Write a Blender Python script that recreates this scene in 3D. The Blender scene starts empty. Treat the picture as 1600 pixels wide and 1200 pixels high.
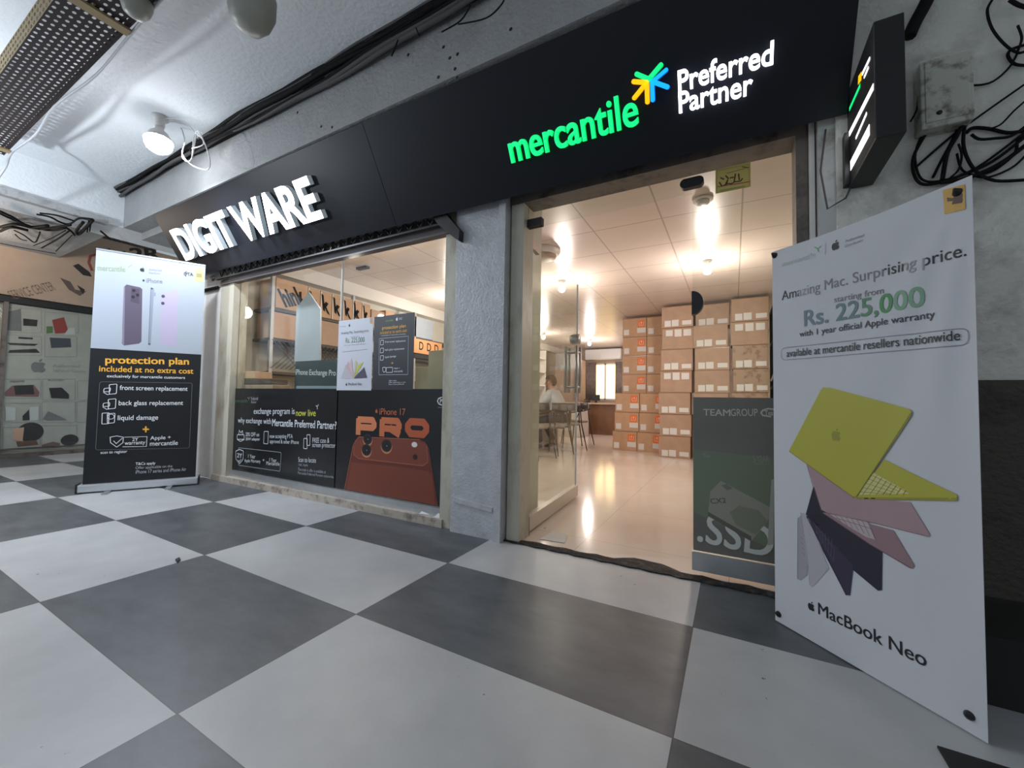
import bpy, bmesh, math, random
from mathutils import Vector, Matrix
random.seed(7)
C = bpy.context.scene.collection
SC = bpy.context.scene
PI = math.pi

# ------------------------------------------------------------------ camera
FPX = 631.25                                   # focal length in pixels of a 1600x1200 frame
CAM = Vector((1.343, -0.569, 0.877))
RT = Vector((0.8769, 0.4804, 0.0172)); DN = Vector((-0.0040, 0.0430, -0.99907)); FW = Vector((-0.4807, 0.8759, 0.0396))
cd = bpy.data.cameras.new('camera'); cam = bpy.data.objects.new('camera', cd); C.objects.link(cam)
cd.sensor_width = 36; cd.lens = 36 * FPX / 1600; cd.clip_start = 0.02
M3 = Matrix((RT, -DN, -FW)).transposed()
cam.matrix_world = Matrix.Translation(CAM) @ M3.to_4x4()
SC.camera = cam

# ------------------------------------------------------------------ world, exposure
SC.view_settings.view_transform = 'Standard'; SC.view_settings.look = 'None'
SC.view_settings.gamma = 1; SC.view_settings.exposure = 0.3; SC.view_settings.use_curve_mapping = False
w = bpy.data.worlds.new('world'); SC.world = w; w.use_nodes = True
w.node_tree.nodes['Background'].inputs[0].default_value = (0.78, 0.89, 1.0, 1)
w.node_tree.nodes['Background'].inputs[1].default_value = 0.36
SC.cycles.max_bounces = 8; SC.cycles.transparent_max_bounces = 24; SC.cycles.sample_clamp_indirect = 4
SC.cycles.use_denoising = True

def lamp(name, loc, power, col=(1, 1, 1), r=0.04, spot=None):
    l = bpy.data.lights.new(name, 'SPOT' if spot else 'POINT'); l.energy = power; l.color = col; l.shadow_soft_size = r
    if spot: l.spot_size = spot; l.spot_blend = 0.5
    o = bpy.data.objects.new(name, l); C.objects.link(o); o.location = loc; return o
COOL = (0.80, 0.90, 1.0)
lamp('bulb_light', (-2.62, 0.80, 2.74), 85, COOL, 0.06, spot=3.0)
# unseen point lamps added along the passage to lift its general light
lamp('passage_fill', (-3.4, -2.2, 2.3), 30, COOL, 0.04)
lamp('passage_fill', (-3.5, -0.5, 2.15), 62, COOL, 0.035)
lamp('passage_fill', (-0.6, -3.6, 2.5), 6, COOL, 0.04)
lamp('passage_fill', (-6.0, 0.2, 2.3), 22, (1.0, 0.85, 0.72), 0.10)
SHOP = (1.0, 0.88, 0.80)
SHOP_BULBS = [(-0.644, 4.38), (1.093, 4.37), (-2.575, 8.07), (-1.906, 9.46), (-2.475, 4.41), (-1.75, 1.98), (0.0, 8.6)]
for x, y in SHOP_BULBS: lamp('shop_light', (x, y, 2.05), 29 if y > 3 else 20, SHOP, 0.06)

# ------------------------------------------------------------------ helpers
def ray(px, py): return RT * ((px - 800) / FPX) + DN * ((py - 600) / FPX) + FW
class Plane:
    """a flat surface in the place: origin, right and up directions, outward normal"""
    def __init__(s, o, u, v):
        s.o = Vector(o); s.u = Vector(u).normalized(); v = Vector(v); s.v = (v - s.u * v.dot(s.u)).normalized(); s.n = s.u.cross(s.v)
    def at(s, p):
        d = ray(*p); q = CAM + d * ((s.o - CAM).dot(s.n) / d.dot(s.n)) - s.o
        return Vector((q.dot(s.u), q.dot(s.v)))
    def w(s, uv, h=0.0): return s.o + s.u * uv[0] + s.v * uv[1] + s.n * h
    def off(s, h): return Plane(s.o + s.n * h, s.u, s.v)
XY = Vector((1, 0, 0)); ZZ = Vector((0, 0, 1)); YY = Vector((0, 1, 0))
def yplane(y): return Plane((0, y, 0), XY, ZZ)          # faces -y
def xplane(x): return Plane((x, 0, 0), YY, ZZ)          # faces +x
def P3(plane, p): return plane.w(plane.at(p))
def floor_at(px, py, z=0.0):
    d = ray(px, py); return CAM + d * ((z - CAM.z) / d.z)

MATS = {}
def mat(name, col, rough=0.6, metal=0.0, emit=None, es=1.0, bump=0.0, bscale=60.0, var=0.0, vscale=6.0, dirt=None, spec=0.5, stretch=None):
    if name in MATS: return MATS[name]
    m = bpy.data.materials.new(name); m.use_nodes = True; MATS[name] = m
    nt = m.node_tree; b = nt.nodes['Principled BSDF']
    b.inputs['Base Color'].default_value = (*col, 1); b.inputs['Roughness'].default_value = rough; b.inputs['Metallic'].default_value = metal
    b.inputs['Specular IOR Level'].default_value = spec
    if emit: b.inputs['Emission Color'].default_value = (*emit, 1); b.inputs['Emission Strength'].default_value = es
    if bump or var or dirt:
        tc = nt.nodes.new('ShaderNodeTexCoord'); src = tc.outputs['Object']
        if stretch:
            mp = nt.nodes.new('ShaderNodeMapping'); mp.inputs['Scale'].default_value = stretch; nt.links.new(src, mp.inputs[0]); src = mp.outputs[0]
    if bump:
        n = nt.nodes.new('ShaderNodeTexNoise'); n.inputs['Scale'].default_value = bscale; n.inputs['Detail'].default_value = 6
        nt.links.new(src, n.inputs['Vector'])
        bp = nt.nodes.new('ShaderNodeBump'); bp.inputs['Strength'].default_value = bump; bp.inputs['Distance'].default_value = 0.01
        nt.links.new(n.outputs['Fac'], bp.inputs['Height']); nt.links.new(bp.outputs[0], b.inputs['Normal'])
    if var or dirt:
        n = nt.nodes.new('ShaderNodeTexNoise'); n.inputs['Scale'].default_value = vscale; n.inputs['Detail'].default_value = 8; n.inputs['Roughness'].default_value = 0.65
        nt.links.new(src, n.inputs['Vector'])
        r = nt.nodes.new('ShaderNodeValToRGB')
        dk = dirt if dirt else tuple(c * (1 - var) for c in col)
        r.color_ramp.elements[0].position = 0.30 if not dirt else 0.34; r.color_ramp.elements[0].color = (*dk, 1)
        r.color_ramp.elements[1].position = 0.68 if not dirt else 0.50; r.color_ramp.elements[1].color = (*col, 1)
        nt.links.new(n.outputs['Fac'], r.inputs[0]); nt.links.new(r.outputs[0], b.inputs['Base Color'])
    return m
def ink(r, g, b, rough=0.5):                    # printed colour given in 0-255 screen values
    f = lambda c: ((c / 255 + 0.055) / 1.055) ** 2.4 if c > 10 else c / 255 / 12.92
    return mat('ink_%d_%d_%d' % (r, g, b), (f(r), f(g), f(b)), rough)
def glow(name, col, s): return mat(name, col, 0.5, emit=col, es=s)
def glass(name, tint, ior=1.45, op=0.0, opcol=(0.02, 0.02, 0.02)):
    m = bpy.data.materials.new(name); m.use_nodes = True; nt = m.node_tree; nt.nodes.clear()
    out = nt.nodes.new('ShaderNodeOutputMaterial'); t = nt.nodes.new('ShaderNodeBsdfTransparent'); t.inputs[0].default_value = (*tint, 1)
    g = nt.nodes.new('ShaderNodeBsdfGlossy'); g.inputs['Roughness'].default_value = 0.01
    fr = nt.nodes.new('ShaderNodeFresnel')
    ge = nt.nodes.new('ShaderNodeNewGeometry'); io = nt.nodes.new('ShaderNodeMapRange'); io.inputs[3].default_value = ior; io.inputs[4].default_value = 1 / ior
    nt.links.new(ge.outputs['Backfacing'], io.inputs[0]); nt.links.new(io.outputs[0], fr.inputs[0])     # same reflection from both sides of a thin pane
    mx = nt.nodes.new('ShaderNodeMixShader'); nt.links.new(fr.outputs[0], mx.inputs[0]); nt.links.new(g.outputs[0], mx.inputs[2])
    if op:
        d = nt.nodes.new('ShaderNodeBsdfDiffuse'); d.inputs[0].default_value = (*opcol, 1)
        m2 = nt.nodes.new('ShaderNodeMixShader'); m2.inputs[0].default_value = op
        nt.links.new(t.outputs[0], m2.inputs[1]); nt.links.new(d.outputs[0], m2.inputs[2]); nt.links.new(m2.outputs[0], mx.inputs[1])
    else: nt.links.new(t.outputs[0], mx.inputs[1])
    nt.links.new(mx.outputs[0], out.inputs[0]); return m

class MB:
    """collects shapes; build() links them as ONE mesh object"""
    def __init__(s): s.v = []; s.f = []; s.m = []; s.mats = []; s.sm = []
    def mi(s, m):
        if m not in s.mats: s.mats.append(m)
        return s.mats.index(m)
    def add(s, vs, fs, m=None, smooth=False):
        b = len(s.v); s.v += [Vector(v) for v in vs]; k = s.mi(m)
        for f in fs: s.f.append([b + i for i in f]); s.m.append(k); s.sm.append(smooth)
        return s
    def box(s, a, b, m=None):
        (x0, y0, z0), (x1, y1, z1) = [min(p) for p in zip(a, b)], [max(p) for p in zip(a, b)]
        return s.add([(x0, y0, z0), (x1, y0, z0), (x1, y1, z0), (x0, y1, z0), (x0, y0, z1), (x1, y0, z1), (x1, y1, z1), (x0, y1, z1)],
                     [(3, 2, 1, 0), (4, 5, 6, 7), (0, 1, 5, 4), (1, 2, 6, 5), (2, 3, 7, 6), (3, 0, 4, 7)], m)
    def slab(s, pts, d, m=None):                # polygon pts pushed along vector d
        n = len(pts); d = Vector(d); P = [Vector(p) for p in pts]
        return s.add(P + [p + d for p in P], [tuple(range(n)), tuple(range(2 * n - 1, n - 1, -1))] + [(i, n + i, n + (i + 1) % n, (i + 1) % n) for i in range(n)], m)
    def tube(s, pts, r, m=None, n=8, cap=True):
        P = [Vector(p) for p in pts]; rs = r if isinstance(r, (list, tuple)) else [r] * len(P); vs = []; up = None
        for i, p in enumerate(P):
            d = (P[min(i + 1, len(P) - 1)] - P[max(i - 1, 0)]).normalized()
            if up is None: up = d.orthogonal().normalized()
            up = (up - d * up.dot(d)); up = up.normalized() if up.length > 1e-6 else d.orthogonal().normalized(); sd = d.cross(up)
            vs += [p + (up * math.cos(2 * PI * k / n) + sd * math.sin(2 * PI * k / n)) * rs[i] for k in range(n)]
        fs = [(i * n + k, i * n + (k + 1) % n, (i + 1) * n + (k + 1) % n, (i + 1) * n + k) for i in range(len(P) - 1) for k in range(n)]
        if cap: fs += [tuple(range(n - 1, -1, -1)), tuple(range((len(P) - 1) * n, len(P) * n))]
        return s.add(vs, fs, m, True)
    def lathe(s, o, prof, m=None, n=24, axis=(0, 0, 1)):   # prof: (radius, height) along axis
        a = Vector(axis).normalized(); e = a.orthogonal().normalized(); g = a.cross(e); o = Vector(o); vs = []
        for r, h in prof: vs += [o + a * h + (e * math.cos(2 * PI * k / n) + g * math.sin(2 * PI * k / n)) * r for k in range(n)]
        fs = [(i * n + k, i * n + (k + 1) % n, (i + 1) * n + (k + 1) % n, (i + 1) * n + k) for i in range(len(prof) - 1) for k in range(n)]
        fs += [tuple(range(n - 1, -1, -1)), tuple(range((len(prof) - 1) * n, len(prof) * n))]
        return s.add(vs, fs, m, True)
    def build(s, name, m=None, parent=None, bevel=0.0):
        me = bpy.data.meshes.new(name); o = bpy.data.objects.new(name, me); C.objects.link(o)
        org = ORG.get(parent.name, Vector()) if parent else Vector()
        ORG[o.name] = org
        me.from_pydata([tuple(v - org) for v in s.v], [], s.f)
        for q in s.mats: me.materials.append(q or m)
        for p, k, sm in zip(me.polygons, s.m, s.sm): p.material_index = k; p.use_smooth = sm
        me.validate(); bm = bmesh.new(); bm.from_mesh(me); bmesh.ops.recalc_face_normals(bm, faces=bm.faces)
        bm.to_mesh(me); bm.free()
        if parent: o.parent = parent
        if bevel:
            b = o.modifiers.new('bevel', 'BEVEL'); b.width = bevel; b.segments = 2; b.limit_method = 'ANGLE'
        return o
ORG = {}
def tag(o, label, cat, group=None):
    o['label'] = label; o['category'] = cat
    if group: o['group'] = group
    return o
def thing(name, label, cat, loc=(0, 0, 0), group=None):
    o = bpy.data.objects.new(name, None); C.objects.link(o); o.location = loc; ORG[o.name] = Vector(loc)
    return tag(o, label, cat, group)
def struct(name, mb, m=None, parent=None, bevel=0):
    o = mb.build(name, m, parent, bevel)
    if not parent: o['kind'] = 'structure'
    return o
def dup(root, loc, rotz, label, group=None):
    r = root.copy(); C.objects.link(r); r.location = loc; r.rotation_euler = (0, 0, rotz); r['label'] = label
    if group: r['group'] = group
    for ch in list(root.children):
        c = ch.copy(); C.objects.link(c); c.parent = r
        for g in ch.children:
            d = g.copy(); C.objects.link(d); d.parent = c
    return r

TXT = {}
def text_shape(s, bold=0.0, ext=0.0):
    k = (s, bold, ext)
    if k in TXT: return TXT[k]
    cu = bpy.data.curves.new('t', 'FONT'); cu.body = s; cu.offset = bold; cu.resolution_u = 5; cu.extrude = ext
    ob = bpy.data.objects.new('t', cu); C.objects.link(ob)
    dg = bpy.context.evaluated_depsgraph_get(); me = bpy.data.meshes.new_from_object(ob.evaluated_get(dg))
    r = ([v.co.copy() for v in me.vertices], [tuple(p.vertices) for p in me.polygons])
    bpy.data.objects.remove(ob); bpy.data.curves.remove(cu); bpy.data.meshes.remove(me)
    TXT[k] = r; return r
def bbox(vs): return min(v.x for v in vs), max(v.x for v in vs), min(v.y for v in vs), max(v.y for v in vs)

def apple_outline(n=40):
    """fruit outline (unit box, y up) with a bite on the right, plus a leaf"""
    body = [(0.50, 0.70), (0.62, 0.745), (0.74, 0.735), (0.84, 0.68), (0.895, 0.615), (0.82, 0.55), (0.785, 0.46), (0.80, 0.36), (0.86, 0.29), (0.93, 0.255), (0.88, 0.15), (0.80, 0.05), (0.71, 0.0), (0.62, 0.015), (0.50, 0.045), (0.39, 0.015), (0.30, 0.0), (0.20, 0.06), (0.11, 0.19), (0.065, 0.36), (0.075, 0.52), (0.14, 0.66), (0.25, 0.735), (0.37, 0.74)]
    leaf = [(0.50, 0.76), (0.50, 0.87), (0.57, 0.96), (0.67, 1.0), (0.68, 0.90), (0.60, 0.80)]
    return body, leaf
class Print:
    """flat printing on a plane, one mesh; positions are points of the plane"""
    def __init__(s, plane, lift=0.0006): s.p = plane; s.mb = MB(); s.h = lift
    def q(s, p): return s.p.at(p)
    def puv(s, uvs, m):
        s.h += 0.00005; s.mb.add([s.p.w(u, s.h) for u in uvs], [tuple(range(len(uvs)))], m); return s
    def poly(s, pts, m): return s.puv([s.q(p) for p in pts], m)
    def stroke(s, pts, w, m, close=False, uv=False):
        P = list(pts) if uv else [s.q(p) for p in pts]
        if close: P = P + [P[0]]
        s.h += 0.00005
        for a, b in zip(P[:-1], P[1:]):
            a = Vector(a); b = Vector(b); d = b - a
            if d.length < 1e-7: continue
            d.normalize(); n = Vector((-d.y, d.x)) * w / 2; e = d * w * (0.35 if w < .03 else .17); s.h += 0.00002
            s.mb.add([s.p.w(x, s.h) for x in (a - n - e, b - n + e, b + n + e, a + n - e)], [(0, 1, 2, 3)], m)
        return s
    def disc(s, c, rx, ry, m, n=24, ring=None):      # rx, ry in metres
        c = s.q(c); pts = [c + Vector((math.cos(2 * PI * k / n) * rx, math.sin(2 * PI * k / n) * ry)) for k in range(n)]
        return s.stroke(pts, ring, m, True, True) if ring else s.puv(pts, m)
    def rrect(s, pts, rad, w, m):                    # rounded outline through four corner points
        P = [s.q(p) for p in pts]; out = []
        for i in range(4):
            a, b, c = P[i - 1], P[i], P[(i + 1) % 4]; da = (a - b).normalized() * rad; dc = (c - b).normalized() * rad
            for t in (0, .25, .5, .75, 1): out.append((b + da) * (1 - t) ** 2 + b * 2 * t * (1 - t) + (b + dc) * t * t)
        return s.stroke(out, w, m, True, True)
    def text(s, t, bl, br, tl, m, bold=0.0, split=None):
        """t fills the box from lower left point bl to lower right br, as tall as tl is above bl"""
        a = s.q(bl); b = s.q(br); c = s.q(tl); e = b - a; hh = c - a
        vs, fs = text_shape(t); x0, x1, y0, y1 = bbox(vs); s.h += 0.00005
        ht = abs(hh.x * -e.y + hh.y * e.x) / e.length; ev = e.normalized(); up = Vector((-e.y, e.x)).normalized() * ht
        P0 = [a + e * ((v.x - x0) / (x1 - x0)) + up * ((v.y - y0) / (y1 - y0)) for v in vs]; k_ = e.length / (x1 - x0) * bold * .8; m_ = ht / (y1 - y0) * bold * .5
        for dx, dy in ([(0, 0)] if not bold else [(-k_, -m_), (k_, -m_), (-k_, m_), (k_, m_), (0, 0)]):   # heavy lettering
            s.h += 0.00004; P = [q + ev * dx + Vector((-ev.y, ev.x)) * dy for q in P0]
            if split:                                # split: (fraction, material) for multi-coloured lettering
                for f in fs:
                    cx = sum((vs[i].x - x0) / (x1 - x0) for i in f) / len(f)
                    mm = [q for fr, q in split if cx <= fr][0]
                    s.mb.add([s.p.w(P[i], s.h) for i in f], [tuple(range(len(f)))], mm)
            else: s.mb.add([s.p.w(q, s.h) for q in P], fs, m)
        return s
    def apple(s, c, w, h, m):                        # centre point, size in metres
        c = s.q(c)
        for o in apple_outline(): s.puv([c + Vector(((x - .5) * w, (y - .5) * h)) for x, y in o], m)
        return s
    def build(s, name, parent): return s.mb.build(name, None, parent)
    def cut(s, name, parent):                        # close this piece of printing and begin the next
        s.build(name, parent); s.mb = MB(); return s

# ------------------------------------------------------------------ materials
def floor_mat():
    m = bpy.data.materials.new('checker_tiles'); m.use_nodes = True; nt = m.node_tree; N = nt.nodes; L = nt.links; b = N['Principled BSDF']
    tc = N.new('ShaderNodeTexCoord'); sx = N.new('ShaderNodeSeparateXYZ'); L.new(tc.outputs['Object'], sx.inputs[0])
    def math_(op, a, v=None, c=None):
        n = N.new('ShaderNodeMath'); n.operation = op
        for i, q in enumerate((a, v, c)):
            if q is None: continue
            if hasattr(q, 'links'): L.new(q, n.inputs[i])
            else: n.inputs[i].default_value = q
        return n.outputs[0]
    u = math_('DIVIDE', sx.outputs[0], 1.2); v = math_('DIVIDE', sx.outputs[1], 0.6)
    par = math_('MODULO', math_('ADD', math_('ADD', math_('FLOOR', u), math_('FLOOR', v)), 200.0), 2.0)
    gu = math_('MULTIPLY', math_('ABSOLUTE', math_('SUBTRACT', math_('FRACT', u), 0.5)), 1.2); gv = math_('MULTIPLY', math_('ABSOLUTE', math_('SUBTRACT', math_('FRACT', v), 0.5)), 0.6)
    g = math_('MAXIMUM', math_('GREATER_THAN', gu, 0.598), math_('GREATER_THAN', gv, 0.298))
    def noise(sc, det, rough, stretch=None):
        n = N.new('ShaderNodeTexNoise'); n.inputs['Scale'].default_value = sc; n.inputs['Detail'].default_value = det; n.inputs['Roughness'].default_value = rough
        if stretch:
            mp = N.new('ShaderNodeMapping'); mp.inputs['Scale'].default_value = stretch; L.new(tc.outputs['Object'], mp.inputs[0]); L.new(mp.outputs[0], n.inputs['Vector'])
        else: L.new(tc.outputs['Object'], n.inputs['Vector'])
        return n.outputs['Fac']
    def ramp(f, a, ca, bb, cb):
        r = N.new('ShaderNodeValToRGB'); r.color_ramp.elements[0].position = a; r.color_ramp.elements[0].color = (*ca, 1); r.color_ramp.elements[1].position = bb; r.color_ramp.elements[1].color = (*cb, 1); L.new(f, r.inputs[0]); return r.outputs[0]
    def mix(f, a, c):
        n = N.new('ShaderNodeMix'); n.data_type = 'RGBA'
        if hasattr(f, 'links'): L.new(f, n.inputs[0])
        else: n.inputs[0].default_value = f
        for i, q in ((6, a), (7, c)):
            if hasattr(q, 'links'): L.new(q, n.inputs[i])
            else: n.inputs[i].default_value = (*q, 1)
        return n.outputs[2]
    pale = ramp(noise(2.2, 6, .6), .35, (.42, .425, .43), .65, (.51, .515, .52))
    dark = ramp(noise(3.0, 8, .68, (1, 2.2, 1)), .30, (.062, .070, .078), .72, (.130, .140, .150))
    c = mix(par, pale, dark)
    sp = ramp(noise(34, 3, .5), .27, (0, 0, 0), .30, (1, 1, 1)); sp2 = ramp(noise(1.6, 3, .5), .52, (0, 0, 0), .62, (1, 1, 1))
    n = N.new('ShaderNodeMath'); n.operation = 'SUBTRACT'; n.inputs[0].default_value = 1.0; L.new(sp, n.inputs[1]); n2 = N.new('ShaderNodeMath'); n2.operation = 'MULTIPLY'; L.new(n.outputs[0], n2.inputs[0]); L.new(sp2, n2.inputs[1])
    c = mix(n2.outputs[0], c, (.10, .09, .085)); c = mix(g, c, (.085, .085, .085)); L.new(c, b.inputs['Base Color'])
    rr = N.new('ShaderNodeMapRange'); rr.inputs[3].default_value = .27; rr.inputs[4].default_value = .52; L.new(noise(2.6, 6, .6), rr.inputs[0]); L.new(rr.outputs[0], b.inputs['Roughness'])
    b.inputs['Specular IOR Level'].default_value = 0.55
    return m
def grid_mat(name, col, line, dx, dy, x0, y0, lw, rough, var=0.1):
    m = bpy.data.materials.new(name); m.use_nodes = True; nt = m.node_tree; N = nt.nodes; L = nt.links; b = N['Principled BSDF']; b.inputs['Roughness'].default_value = rough
    tc = N.new('ShaderNodeTexCoord'); mp = N.new('ShaderNodeMapping'); mp.inputs['Location'].default_value = (-x0, -y0, 0); L.new(tc.outputs['Object'], mp.inputs[0])
    sx = N.new('ShaderNodeSeparateXYZ'); L.new(mp.outputs[0], sx.inputs[0]); res = []
    for k, d in ((0, dx), (1, dy)):
        a = N.new('ShaderNodeMath'); a.operation = 'PINGPONG'; a.inputs[1].default_value = d / 2; L.new(sx.outputs[k], a.inputs[0])
        c = N.new('ShaderNodeMath'); c.operation = 'LESS_THAN'; c.inputs[1].default_value = lw / 2; L.new(a.outputs[0], c.inputs[0]); res.append(c.outputs[0])
    mx = N.new('ShaderNodeMath'); mx.operation = 'MAXIMUM'; L.new(res[0], mx.inputs[0]); L.new(res[1], mx.inputs[1])
    n = N.new('ShaderNodeTexNoise'); n.inputs['Scale'].default_value = 1.6; n.inputs['Detail'].default_value = 5; L.new(tc.outputs['Object'], n.inputs['Vector'])
    r = N.new('ShaderNodeValToRGB'); r.color_ramp.elements[0].position = .3; r.color_ramp.elements[1].position = .7
    r.color_ramp.elements[0].color = (*[q * (1 - var) for q in col], 1); r.color_ramp.elements[1].color = (*col, 1); L.new(n.outputs['Fac'], r.inputs[0])
    mi = N.new('ShaderNodeMix'); mi.data_type = 'RGBA'; L.new(mx.outputs[0], mi.inputs[0]); L.new(r.outputs[0], mi.inputs[6]); mi.inputs[7].default_value = (*line, 1)
    L.new(mi.outputs[2], b.inputs['Base Color']); return m

STUCCO = mat('grey_stucco', (.36, .36, .36), .72, bump=.75, bscale=42, var=.16, vscale=3)
CEILM = mat('white_rough_ceiling', (.84, .86, .88), .75, bump=.55, bscale=34, var=.08, vscale=2)
PILLAR = mat('old_grey_paint', (.56, .56, .58), .38, bump=.5, bscale=70, var=.22, vscale=12)
CREAMF = mat('cream_frame_paint', (.52, .48, .39), .45, dirt=(.36, .31, .23), vscale=7, stretch=(1, 1, .35))
DARKF = mat('grimy_frame', (.14, .12, .105), .5, dirt=(.05, .042, .038), vscale=8)
BLACKP = mat('black_panel', (.009, .010, .015), .42, spec=.22)
BLACKM = mat('black_plastic', (.012, .012, .013), .5)
CABLE = mat('black_cable', (.010, .009, .009), .75, spec=.15)
CABLEG = mat('dusty_cable', (.09, .085, .085), .8)
WHITEC = mat('white_flex', (.62, .62, .62), .5)
ALU = mat('brushed_aluminium', (.55, .56, .57), .34, .75, var=.12, vscale=14)
STEEL = mat('dull_steel', (.42, .43, .44), .4, .8)
MARBLE = mat('cream_marble_sill', (.50, .43, .36), .4, dirt=(.20, .16, .13), vscale=11)
CARD = mat('brown_cardboard', (.58, .37, .23), .7, var=.14, vscale=5)
CARD2 = mat('pale_cardboard', (.47, .32, .225), .62, var=.16, vscale=6)
CARDB = mat('stained_cardboard', (.40, .29, .20), .55, dirt=(.22, .13, .075), vscale=9)
PAPER = mat('white_paper_label', (.72, .72, .70), .6)
ORANGE = mat('orange_label', (.85, .19, .03), .55)
WALLIN = mat('cream_wall', (.62, .60, .52), .5, var=.06)
WHITEIN = mat('white_laminate', (.70, .66, .62), .4)
WOOD = mat('brown_wood', (.20, .10, .052), .4, var=.35, vscale=9, stretch=(1, 1, .2))
GLASS = glass('clear_glass', (.95, .97, .95), ior=1.35)
GLASSL = glass('door_leaf_glass', (.94, .965, .93), ior=1.25, op=.04, opcol=(.55, .58, .50))
BLACKG = mat('black_window_film', (.014, .014, .016), .22, spec=.5)

# ------------------------------------------------------------------ setting: passage
SY = 1.62                                             # shop front line
ZC = 3.12                                             # passage ceiling
struct('floor', MB().box((-10, -4.5, -.12), (5, 1.66, 0)), floor_mat())
struct('ceiling', MB().box((-10, -4.5, ZC), (5, 2.2, ZC + .12)), CEILM)
up = MB().box((-4.55, 1.2, 2.70), (1.76, 1.36, ZC + .01)); up.box((-4.55, 1.36, 2.62), (1.73, 1.72, ZC + .01)); up.box((-3.9, 1.60, 2.2), (1.73, 1.72, 2.7))
struct('wall_above_shop', up, STUCCO)
bm_ = MB().box((-5.05, 1.2, 2.70), (-4.55, 4.5, ZC + .01)); bm_.box((-5.05, -4.5, 2.70), (-4.55, 1.2, ZC + .01))
struct('trim_1', bm_, CEILM)                          # ceiling beam across the passage
struct('ceiling_passage_end', MB().box((-10, -4.5, 2.70), (-5.05, 1.2, 2.80)), STUCCO)
wl = MB().box((-4.0, 1.67, 0), (-3.44, 1.90, 2.66)); struct('wall_left', wl, mat('grey_wall_paint', (.80, .77, .73), .6, bump=.25, bscale=40, var=.12))
pil = MB().box((-.31, SY, 0), (.03, 1.9, 2.3)); struct('wall_pillar', pil, PILLAR)
struct('wall_pillar_inside', MB().box((-.28, 1.9, 0), (.028, 2.27, 2.47)), WALLIN)
rw = MB().box((1.735, 1.58, 0), (5, 2.2, ZC)); struct('wall_right', rw, mat('dirty_stucco', (.72, .70, .63), .72, bump=.8, bscale=45, dirt=(.40, .385, .34), vscale=2.6))
lower = MB().box((1.735, 1.563, 0), (5, 1.585, .98)); struct('trim_2', lower, mat('dark_dado', (.075, .065, .052), .8, bump=.9, bscale=50, dirt=(.03, .026, .022), vscale=4))  # lower wall strip, darker and browner than the stucco above
struct('baseboard_right', MB().box((1.80, 1.2, 0), (5, 1.57, .20)), mat('plinth_black', (.02, .018, .016), .8))  # low plinth in one near-black colour
struct('trim_3', MB().slab([(-.29, SY - .012, .20), (.02, SY - .012, .175), (.02, SY - .012, .205), (-.29, SY - .012, .23)], (0, .03, 0)), PILLAR)
mt = MB().box((1.80, .3, 0), (2.7, .911, .006)); tag(mt.build('floor_mat', mat('black_rubber', (.012, .012, .012), .7)), 'black flat mat on the floor, its corner showing at the lower right edge', 'mat')

# holes left by old fixings in the stucco above the sign
hl = MB(); py = yplane(1.2)
for p in ((465, 176), (502, 198), (519, 199), (638, 86), (693, 74), (703, 91), (715, 85), (711, 108), (685, 121), (714, 122), (798, 46)):
    c = P3(py, p); hl.lathe(c + Vector((0, -.002, 0)), [(.010, 0), (.007, .001)], None, 10, (0, -1, 0))
struct('trim_4', hl, BLACKM)

# ------------------------------------------------------------------ setting: shop room
IZ = 2.47
struct('floor_shop', MB().box((-3.6, 1.72, -.12), (2.2, 11.5, 0.004)), grid_mat('polished_cream_tiles', (.80, .71, .63), (.55, .46, .39), .8, .8, .52, 1.95, .004, .13))
struct('ceiling_shop', MB().box((-3.6, 1.75, IZ), (2.2, 11.5, IZ + .1)), grid_mat('ceiling_panels', (.66, .57, .51), (.36, .30, .26), .605, .605, .2, 2.45, .012, .30, .10))
struct('wall_shop_left', MB().box((-3.7, 1.78, 0), (-3.47, 11.5, IZ)), WALLIN)
struct('wall_shop_right', MB().box((2.05, 2.0, 0), (2.2, 11.5, IZ)), WALLIN)
wb = MB().box((-3.6, 11.4, 0), (-2.45, 11.55, IZ)); wb.box((-1.66, 11.4, 0), (2.2, 11.55, IZ)); wb.box((-2.45, 11.4, 0), (-1.66, 11.55, .93)); wb.box((-2.45, 11.4, 2.03), (-1.66, 11.55, IZ))
struct('wall_shop_back', wb, mat('back_wall', (.46, .36, .30), .6, var=.2))
struct('trim_5', MB().box((-3.47, 1.9, 2.30), (-3.30, 11.4, IZ)), WHITEIN)
struct('trim_6', MB().box((.2, 2.0, 0.004), (.21, 2.02, .006)), MARBLE)
win = thing('window_2', '', '', (-2.05, 11.42, .93)); del win['label']; del win['category']; win['kind'] = 'structure'
fr = MB()
for x in (-2.45, -2.06, -1.70): fr.box((x, 11.40, .93), (x + .04, 11.46, 2.03))
fr.box((-2.45, 11.40, 1.99), (-1.66, 11.46, 2.03)); fr.box((-2.45, 11.40, .93), (-1.66, 11.46, .97)); fr.build('window_frame', WHITEIN, win)
MB().box((-2.44, 11.50, .94), (-1.67, 11.51, 2.02)).build('pane', glow('sunlit_pane', (1.0, .74, .36), 1.9), win)

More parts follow.
